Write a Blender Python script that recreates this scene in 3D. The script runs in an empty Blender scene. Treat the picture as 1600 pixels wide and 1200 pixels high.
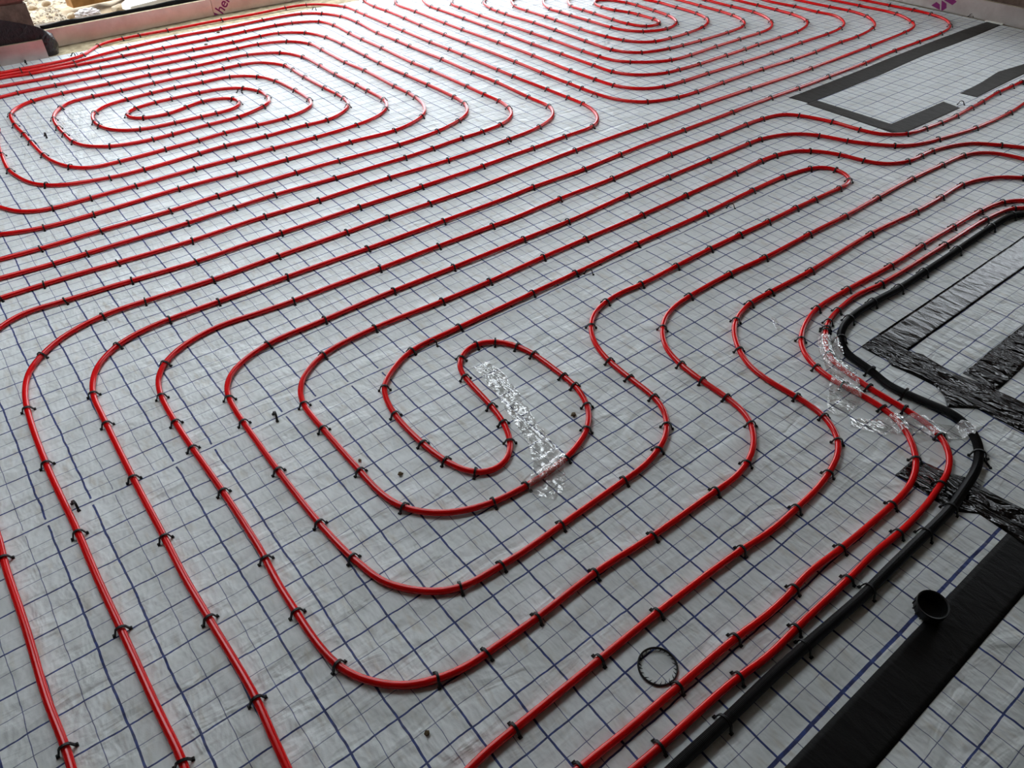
import bpy, bmesh, math, random
import numpy as np
from mathutils import Matrix, Vector, noise

# ------------------------------------------------------------------ camera
SC = bpy.context.scene
COL = SC.collection
cam_data = bpy.data.cameras.new('camera')
cam_data.sensor_width = 36.0
cam_data.lens = 26.0987
cam_data.clip_start = 0.02
cam_data.clip_end = 200
cam = bpy.data.objects.new('camera', cam_data)
COL.objects.link(cam)
cam.matrix_world = Matrix([[0.784826, 0.405239, -0.46886, -0.129693], [-0.619715, 0.511924, -0.594884, -0.939085], [-0.00105, 0.75744, 0.652904, 1.383544], [0.0, 0.0, 0.0, 1.0]])
SC.camera = cam

# ------------------------------------------------------------------ sky, exposure
world = bpy.data.worlds.new('overcast_sky')
SC.world = world
world.use_nodes = True
wn = world.node_tree.nodes
wn['Background'].inputs[0].default_value = (0.875, 0.94, 1.0, 1)
wn['Background'].inputs[1].default_value = 3.6
SC.view_settings.view_transform = 'Standard'
SC.view_settings.look = 'None'
SC.view_settings.gamma = 1.0
SC.view_settings.use_curve_mapping = False
SC.view_settings.exposure = 0.73

random.seed(7)
rng = np.random.default_rng(11)

# ------------------------------------------------------------------ helpers
def srgb(r, g, b):
    f = lambda c: c / 12.92 if c <= 0.04045 else ((c + 0.055) / 1.055) ** 2.4
    return (f(r / 255), f(g / 255), f(b / 255), 1)

class NT:
    """tiny node-tree builder"""
    def __init__(self, name):
        self.mat = bpy.data.materials.new(name)
        self.mat.use_nodes = True
        self.t = self.mat.node_tree
        self.b = self.t.nodes['Principled BSDF']
        self.out = self.t.nodes['Material Output']
    def n(self, typ, **kw):
        nd = self.t.nodes.new(typ)
        for k, v in kw.items():
            setattr(nd, k, v)
        return nd
    def put(self, nd, idx, v):
        if isinstance(v, bpy.types.NodeSocket):
            self.t.links.new(v, nd.inputs[idx])
        else:
            nd.inputs[idx].default_value = v
    def m(self, op, a, b=None, c=None):
        nd = self.n('ShaderNodeMath', operation=op)
        for i, v in enumerate((a, b, c)):
            if v is not None:
                self.put(nd, i, v)
        return nd.outputs[0]
    def vm(self, op, a, b=None):
        nd = self.n('ShaderNodeVectorMath', operation=op)
        self.put(nd, 0, a)
        if b is not None:
            self.put(nd, 1, b)
        return nd.outputs[0]
    def noise(self, vec, scale, detail=3, rough=0.5, dist=0.0):
        nd = self.n('ShaderNodeTexNoise')
        if vec is not None:
            self.t.links.new(vec, nd.inputs['Vector'])
        nd.inputs['Scale'].default_value = scale
        nd.inputs['Detail'].default_value = detail
        nd.inputs['Roughness'].default_value = rough
        nd.inputs['Distortion'].default_value = dist
        return nd.outputs['Fac'], nd.outputs['Color']
    def smooth(self, v, a, b, lo=0.0, hi=1.0):
        nd = self.n('ShaderNodeMapRange', interpolation_type='SMOOTHSTEP')
        self.put(nd, 0, v)
        nd.inputs[1].default_value = a
        nd.inputs[2].default_value = b
        nd.inputs[3].default_value = lo
        nd.inputs[4].default_value = hi
        return nd.outputs[0]
    def mix(self, f, a, b):
        nd = self.n('ShaderNodeMix', data_type='RGBA')
        self.put(nd, 0, f)
        self.put(nd, 6, a)
        self.put(nd, 7, b)
        return nd.outputs[2]
    def scaled(self, vec, s, rot=(0, 0, 0)):
        nd = self.n('ShaderNodeMapping')
        self.t.links.new(vec, nd.inputs[0])
        nd.inputs['Scale'].default_value = s
        nd.inputs['Rotation'].default_value = rot
        return nd.outputs[0]
    def bump(self, h, strength, dist, prev=None):
        nd = self.n('ShaderNodeBump')
        nd.inputs['Strength'].default_value = strength
        nd.inputs['Distance'].default_value = dist
        self.t.links.new(h, nd.inputs['Height'])
        if prev is not None:
            self.t.links.new(prev, nd.inputs['Normal'])
        return nd.outputs[0]
    def coords(self):
        return self.n('ShaderNodeTexCoord').outputs['Object']

def simple(name, col, rough=0.5, spec=0.5, bump=None, var=None, coat=0.0):
    k = NT(name)
    k.b.inputs['Roughness'].default_value = rough
    k.b.inputs['Specular IOR Level'].default_value = spec
    k.b.inputs['Coat Weight'].default_value = coat
    co = k.coords()
    if var:
        f, _ = k.noise(co, var[0], 4, 0.6)
        k.t.links.new(k.mix(k.smooth(f, 0.3, 0.7), col, var[1]), k.b.inputs['Base Color'])
    else:
        k.b.inputs['Base Color'].default_value = col
    if bump:
        f, _ = k.noise(co, bump[0], 4, 0.6)
        k.t.links.new(k.bump(f, bump[1], bump[2]), k.b.inputs['Normal'])
    return k.mat

def mesh_obj(name, verts, faces, mat, parent=None, smooth=False):
    me = bpy.data.meshes.new(name)
    me.from_pydata([tuple(map(float, v)) for v in verts], [], [tuple(map(int, f)) for f in faces])
    me.materials.append(mat)
    if smooth:
        me.polygons.foreach_set('use_smooth', [True] * len(me.polygons))
    me.update()
    o = bpy.data.objects.new(name, me)
    COL.objects.link(o)
    if parent is not None:
        o.parent = parent
    return o

def fast_mesh(name, V, Q, mat, parent=None, smooth=True):
    """quads given as numpy arrays"""
    me = bpy.data.meshes.new(name)
    V = np.asarray(V, np.float32)
    Q = np.asarray(Q, np.int32)
    me.vertices.add(len(V))
    me.vertices.foreach_set('co', V.ravel())
    me.loops.add(Q.size)
    me.loops.foreach_set('vertex_index', Q.ravel())
    me.polygons.add(len(Q))
    me.polygons.foreach_set('loop_start', np.arange(0, Q.size, Q.shape[1], dtype=np.int32))
    me.polygons.foreach_set('use_smooth', np.full(len(Q), smooth))
    me.materials.append(mat)
    me.update(calc_edges=True)
    me.validate()
    o = bpy.data.objects.new(name, me)
    COL.objects.link(o)
    if parent is not None:
        o.parent = parent
    return o

def box(name, x0, x1, y0, y1, z0, z1, mat, parent=None, bevel=0.0):
    bm = bmesh.new()
    bmesh.ops.create_cube(bm, size=1)
    for v in bm.verts:
        v.co = Vector(((x0 + x1) / 2 + v.co.x * (x1 - x0), (y0 + y1) / 2 + v.co.y * (y1 - y0), (z0 + z1) / 2 + v.co.z * (z1 - z0)))
    if bevel:
        bmesh.ops.bevel(bm, geom=bm.edges[:], offset=bevel, segments=2, affect='EDGES', profile=0.6)
    me = bpy.data.meshes.new(name)
    bm.to_mesh(me)
    bm.free()
    me.materials.append(mat)
    o = bpy.data.objects.new(name, me)
    COL.objects.link(o)
    if parent is not None:
        o.parent = parent
    return o

def tag(o, label, cat, group=None):
    o['label'] = label
    o['category'] = cat
    if group:
        o['group'] = group
    return o

def struct(o):
    o['kind'] = 'structure'
    return o

def empty(name, loc=(0, 0, 0)):
    o = bpy.data.objects.new(name, None)
    o.location = loc
    o.empty_display_size = 0.05
    COL.objects.link(o)
    return o

_W = [(rng.uniform(0, 6.28), rng.uniform(4, 22), rng.uniform(0, 6.28), rng.uniform(0.4, 1.0)) for _ in range(26)]
def ripple(x, y, amp=1.0):
    """gentle unevenness of the laid film, metres"""
    z = np.zeros_like(x)
    for a, k, p, w in _W:
        z += w / k * np.sin(k * (x * math.cos(a) + y * math.sin(a)) + p + 0.8 * np.sin(2.3 * y - 1.7 * x + p))
    return z * 0.0032 * amp

def film_z(x, y):
    return np.clip(ripple(np.asarray(x, float), np.asarray(y, float)), -0.0022, 0.0022)

# ------------------------------------------------------------------ materials
def film_material(name, yoff=0.0, joints=(), gaps=True, wob=1.0):
    k = NT(name)
    co = k.coords()
    sep0 = k.n('ShaderNodeSeparateXYZ')
    k.t.links.new(co, sep0.inputs[0])
    # the print follows the creases of the film
    _, n1 = k.noise(co, 5.0, 2, 0.5)
    _, n2 = k.noise(co, 26.0, 2, 0.5)
    w1 = k.vm('SCALE', k.vm('SUBTRACT', n1, (0.5, 0.5, 0.5)))
    w1.node.inputs[3].default_value = 0.010 * wob
    w2 = k.vm('SCALE', k.vm('SUBTRACT', n2, (0.5, 0.5, 0.5)))
    w2.node.inputs[3].default_value = 0.005 * wob
    pos = k.vm('ADD', k.vm('ADD', co, w1), w2)
    sep = k.n('ShaderNodeSeparateXYZ')
    k.t.links.new(pos, sep.inputs[0])
    def line(v, off, width):
        u = k.m('FRACT', k.m('ADD', k.m('DIVIDE', k.m('ADD', v, off), 0.1), 0.5))
        d = k.m('MULTIPLY', k.m('ABSOLUTE', k.m('SUBTRACT', u, 0.5)), 0.1)
        return k.smooth(d, width * 0.5 - 0.0004, width * 0.5 + 0.0004, 1.0, 0.0)
    lx_t = line(sep.outputs[0], 0.0, 0.0046)
    lx_n = k.m('MULTIPLY', line(sep.outputs[0], 0.05, 0.0017), 0.85)
    ly_t = line(sep.outputs[1], yoff, 0.0038)
    ly_n = k.m('MULTIPLY', line(sep.outputs[1], yoff + 0.05, 0.0016), 0.85)
    vert = k.m('MAXIMUM', lx_t, lx_n)
    edge = None
    for j, wd in joints:
        dj = k.m('ABSOLUTE', k.m('SUBTRACT', sep.outputs[1], j))
        if gaps:
            vert = k.m('MULTIPLY', vert, k.smooth(dj, 0.0095, 0.0115, 0.0, 1.0))
            ly_t = k.m('MULTIPLY', ly_t, k.smooth(dj, 0.0125, 0.0135, 0.0, 1.0))
            ly_n = k.m('MULTIPLY', ly_n, k.smooth(dj, 0.0125, 0.0135, 0.0, 1.0))
        e = k.smooth(dj, wd * 0.5 - 0.0004, wd * 0.5 + 0.0004, 1.0, 0.0)
        edge = e if edge is None else k.m('MAXIMUM', edge, e)
    lines = k.m('MAXIMUM', vert, k.m('MAXIMUM', ly_t, ly_n))
    if edge is not None:
        lines = k.m('MAXIMUM', lines, edge)
    # film colour: milky white over the buff boards, dusty in places
    fa, _ = k.noise(co, 9.0, 4, 0.6)
    fb, _ = k.noise(k.scaled(co, (1.0, 0.35, 1.0), (0, 0, 0.6)), 38.0, 3, 0.55)
    base = k.mix(k.smooth(fa, 0.35, 0.75), srgb(222, 226, 226), srgb(208, 212, 210))
    base = k.mix(k.m('MULTIPLY', k.smooth(fb, 0.5, 0.8), 0.55), base, srgb(190, 182, 166))
    # ink: brighter blue worn thin in places
    fi, _ = k.noise(co, 60.0, 2, 0.5)
    ink = k.mix(k.smooth(fi, 0.35, 0.7), srgb(16, 30, 88), srgb(32, 58, 132))
    k.t.links.new(k.mix(k.m('MULTIPLY', lines, 0.94), base, ink), k.b.inputs['Base Color'])
    # creases: a fine weave, a crumple, and long soft folds
    h1, _ = k.noise(k.scaled(co, (1.0, 0.45, 1.0), (0, 0, 0.55)), 34.0, 2, 0.5, 0.25)
    h2, _ = k.noise(k.scaled(co, (0.35, 1.0, 1.0), (0, 0, 0.25)), 17.0, 3, 0.5, 0.8)
    h3, _ = k.noise(co, 420.0, 2, 0.5)
    b = k.bump(h2, 0.75, 0.012)
    b = k.bump(h1, 0.75, 0.009, b)
    b = k.bump(h3, 0.18, 0.0012, b)
    k.t.links.new(b, k.b.inputs['Normal'])
    fr, _ = k.noise(co, 14.0, 3, 0.6)
    k.t.links.new(k.smooth(fr, 0.3, 0.7, 0.34, 0.5), k.b.inputs['Roughness'])
    k.b.inputs['Specular IOR Level'].default_value = 0.14
    return k.mat

M = {}
M['film'] = film_material('printed_film', 0.0, ((0.609, 0.0042), (3.062, 0.0042)))
M['film_edge'] = film_material('printed_film_edge_strip', 0.087, ((-0.787, 0.0075),), False, 0.45)
M['red'] = simple('red_pipe_plastic', srgb(222, 8, 12), 0.19, 0.38, bump=(9.0, 0.12, 0.002), var=(3.0, srgb(205, 6, 10)))
M['black'] = simple('black_moulded_plastic', srgb(13, 12, 12), 0.5, 0.3)
M['conduit'] = simple('black_conduit_plastic', srgb(13, 13, 15), 0.42, 0.4)
M['buff'] = simple('buff_foam_board', srgb(196, 182, 150), 0.9, 0.2, bump=(160.0, 0.5, 0.003), var=(22.0, srgb(150, 136, 108)))
M['concrete'] = simple('grey_render', srgb(112, 102, 92), 0.9, 0.2, bump=(60.0, 0.4, 0.004), var=(4.0, srgb(92, 84, 76)))
M['block'] = simple('brown_grey_block', srgb(104, 86, 76), 0.92, 0.2, bump=(110.0, 0.7, 0.004), var=(30.0, srgb(84, 68, 60)))
M['brick'] = simple('red_brown_brick', srgb(122, 74, 66), 0.92, 0.2, bump=(90.0, 0.6, 0.003), var=(26.0, srgb(98, 58, 52)))
M['mortar'] = simple('grey_brown_mortar', srgb(120, 88, 80), 0.95, 0.1, bump=(120.0, 0.6, 0.003))
M['soffit'] = simple('unpainted_ceiling', srgb(118, 108, 96), 0.9, 0.2)
M['purple'] = simple('purple_print', srgb(124, 20, 96), 0.6, 0.3, var=(40.0, srgb(110, 16, 84)))
M['timber'] = simple('sawn_timber', srgb(150, 110, 62), 0.85, 0.2, bump=(30.0, 0.4, 0.004), var=(14.0, srgb(120, 84, 44)))
M['stone'] = simple('pale_limestone', srgb(176, 164, 144), 0.95, 0.1, bump=(70.0, 0.6, 0.006), var=(10.0, srgb(158, 138, 110)))
M['gravel'] = simple('mixed_gravel', srgb(206, 198, 180), 0.95, 0.1, var=(60.0, srgb(104, 90, 74)))
M['white'] = simple('white_board', srgb(226, 224, 214), 0.8, 0.3, bump=(60.0, 0.2, 0.002))
M['bag'] = simple('grey_white_polythene', srgb(176, 176, 172), 0.4, 0.5, var=(9.0, srgb(190, 176, 174)))
M['yellow'] = simple('yellow_paint', srgb(226, 168, 20), 0.5, 0.5)
M['crumb'] = simple('dried_mud', srgb(96, 84, 64), 0.95, 0.1, bump=(400.0, 0.8, 0.002))

def kerb_material():
    k = NT('foil_faced_board')
    co = k.coords()
    f, _ = k.noise(co, 7.0, 4, 0.6)
    g, _ = k.noise(k.scaled(co, (1, 1, 6)), 60.0, 3, 0.6)
    k.t.links.new(k.mix(k.smooth(f, 0.3, 0.75), srgb(204, 198, 192), srgb(182, 172, 166)), k.b.inputs['Base Color'])
    k.b.inputs['Metallic'].default_value = 0.75
    k.b.inputs['Roughness'].default_value = 0.3
    k.t.links.new(k.bump(g, 0.25, 0.003), k.b.inputs['Normal'])
    return k.mat
M['kerb'] = kerb_material()

def tape_material(name, wrinkle, rough, col, spec=0.5):
    k = NT(name)
    co = k.coords()
    a, _ = k.noise(k.scaled(co, (1.0, 0.30, 1.0), (0, 0, -0.12)), 34.0, 3, 0.5, 0.9)
    b, _ = k.noise(co, 320.0, 3, 0.6)
    d, _ = k.noise(co, 18.0, 4, 0.6)
    k.t.links.new(k.mix(k.smooth(d, 0.35, 0.7), col, tuple(c * 0.7 for c in col[:3]) + (1,)), k.b.inputs['Base Color'])
    n = k.bump(b, 0.35, 0.0015)
    if wrinkle:
        n = k.bump(a, wrinkle, 0.030, n)
    k.t.links.new(n, k.b.inputs['Normal'])
    k.b.inputs['Roughness'].default_value = rough
    k.b.inputs['Specular IOR Level'].default_value = spec
    return k.mat
M['tape_matt'] = tape_material('dusty_black_tape', 0.15, 0.7, srgb(50, 47, 43), 0.3)
M['tape_gloss'] = tape_material('wrinkled_black_tape', 1.0, 0.12, srgb(6, 6, 7), 0.5)
M['tape_crinkle'] = tape_material('crinkled_black_tape', 0.12, 0.15, srgb(8, 8, 10), 0.55)
M['tape_flat'] = tape_material('black_tape', 0.10, 0.55, srgb(9, 8, 8), 0.2)
M['membrane'] = tape_material('black_membrane', 0.4, 0.3, srgb(20, 20, 24))

def clear_material():
    k = NT('clear_plastic_film')
    t = k.t
    co = k.coords()
    tr = k.n('ShaderNodeBsdfTransparent')
    tr.inputs[0].default_value = (0.93, 0.93, 0.92, 1)
    gl = k.n('ShaderNodeBsdfGlossy')
    gl.inputs['Roughness'].default_value = 0.17
    df = k.n('ShaderNodeBsdfDiffuse')
    df.inputs[0].default_value = (0.75, 0.75, 0.74, 1)
    a, _ = k.noise(k.scaled(co, (1.0, 0.4, 1.0), (0, 0, 0.9)), 60.0, 2, 0.5, 1.0)
    bn = k.bump(a, 0.8, 0.010)
    t.links.new(bn, gl.inputs['Normal'])
    m1 = k.n('ShaderNodeMixShader')
    m1.inputs[0].default_value = 0.20
    t.links.new(tr.outputs[0], m1.inputs[1])
    t.links.new(df.outputs[0], m1.inputs[2])
    lw = k.n('ShaderNodeLayerWeight')
    lw.inputs[0].default_value = 0.5
    t.links.new(bn, lw.inputs['Normal'])
    m2 = k.n('ShaderNodeMixShader')
    t.links.new(k.m('MINIMUM', k.m('ADD', k.m('MULTIPLY', k.m('POWER', lw.outputs['Facing'], 2.5), 1.0), 0.15), 0.85), m2.inputs[0])
    t.links.new(m1.outputs[0], m2.inputs[1])
    t.links.new(gl.outputs[0], m2.inputs[2])
    t.links.new(m2.outputs[0], k.out.inputs['Surface'])
    return k.mat
M['clear'] = clear_material()

# ------------------------------------------------------------------ the room
floor = struct(box('floor', -2.6, 5.64, -3.4, 4.64, -0.25, -0.004, M['buff']))

def sheet(x0, x1, y0, y1, mat, step=0.016):
    nx = max(2, int(round((x1 - x0) / step)))
    ny = max(2, int(round((y1 - y0) / step)))
    X, Y = np.meshgrid(np.linspace(x0, x1, nx + 1), np.linspace(y0, y1, ny + 1))
    Z = film_z(X, Y)
    V = np.stack([X, Y, Z], -1).reshape(-1, 3)
    i = (np.arange(ny)[:, None] * (nx + 1) + np.arange(nx)[None, :]).ravel()
    Q = np.stack([i, i + 1, i + nx + 2, i + nx + 1], 1)
    return fast_mesh('film_sheet', V, Q, mat, floor)

G = 0.0
sheet(-2.4, 5.56, 0.609 + G, 1.832 - G, M['film'])
sheet(-2.4, 5.56, 1.832 + G, 3.062 - G, M['film'])
sheet(-2.4, 5.56, 3.062 + G, 4.29, M['film'])
sheet(-2.4, 5.56, -0.615 + G, 0.609 - G, M['film'])
sheet(-2.4, 1.45, -0.803, -0.615 - G, M['film_edge'])
sheet(1.45 + G, 5.56, -0.803, -0.615 - G, M['film'])
sheet(-2.4, 5.56, -2.0, -0.803 - G, M['film'], 0.03)

def boxes(name, parts, mat):
    """one mesh made of butted blocks (a wall or ceiling with an opening in it)"""
    V, F = [], []
    for x0, x1, y0, y1, z0, z1 in parts:
        k = len(V)
        V += [(x, y, z) for z in (z0, z1) for x, y in ((x0, y0), (x1, y0), (x1, y1), (x0, y1))]
        F += [tuple(k + q for q in f) for f in ((3, 2, 1, 0), (4, 5, 6, 7), (0, 1, 5, 4), (1, 2, 6, 5), (2, 3, 7, 6), (3, 0, 4, 7))]
    return mesh_obj(name, V, F, mat)

H = 2.75
wall_back = struct(box('wall_back', -2.75, 5.8, -3.55, -3.4, -0.25, H, M['concrete']))
# right-hand wall with a window opening
WY0, WY1, WZ0, WZ1 = -0.5, 1.9, 0.9, 1.8
wall_right = struct(boxes('wall_right', [(5.607, 5.8, -3.4, WY0, -0.25, H), (5.607, 5.8, WY1, 4.8, -0.25, H), (5.607, 5.8, WY0, WY1, -0.25, WZ0), (5.607, 5.8, WY0, WY1, WZ1, H)], M['block']))
wall_left = struct(box('wall_left', -2.75, -2.6, -3.4, 4.75, -0.25, H, M['concrete']))
wall_far = struct(box('wall_far', -2.6, 0.535, 4.322, 4.75, -0.25, H, M['mortar']))
lintel = struct(box('trim_1', 0.535, 5.607, 4.60, 4.8, 1.65, H, M['concrete']))
# ceiling with a rooflight over the left half of the room
RX0, RX1, RY0, RY1 = -0.8, 2.2, 1.5, 3.0
ceiling = struct(boxes('ceiling', [(-2.75, RX0, -3.55, 4.8, H, H + 0.2), (RX1, 5.8, -3.55, 4.8, H, H + 0.2), (RX0, RX1, -3.55, RY0, H, H + 0.2), (RX0, RX1, RY1, 4.8, H, H + 0.2)], M['soffit']))
sill = struct(box('trim_2', 0.535, 5.607, 4.63, 4.72, -0.25, 0.08, M['concrete']))

# masonry of the pier: one block course below, brick courses above
def masonry():
    def one(nm, x0, x1, z0, z1, mat):
        box(nm, x0, x1, 4.312, 4.40, z0, z1, mat, wall_far, 0.003)
    for x1 in (0.545, 0.095, -0.355):
        one('block', x1 - 0.44, x1, 0.075, 0.288, M['block'])
    for r in range(4):
        z = 0.300 + r * 0.075
        x = 0.545 - (0.1125 if r % 2 else 0.0)
        if r % 2:
            one('brick', 0.545 - 0.1025, 0.545, z, z + 0.065, M['brick'])
        for c in range(4):
            one('brick', x - 0.215 - c * 0.225, x - c * 0.225, z, z + 0.065, M['brick'])
masonry()

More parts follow.
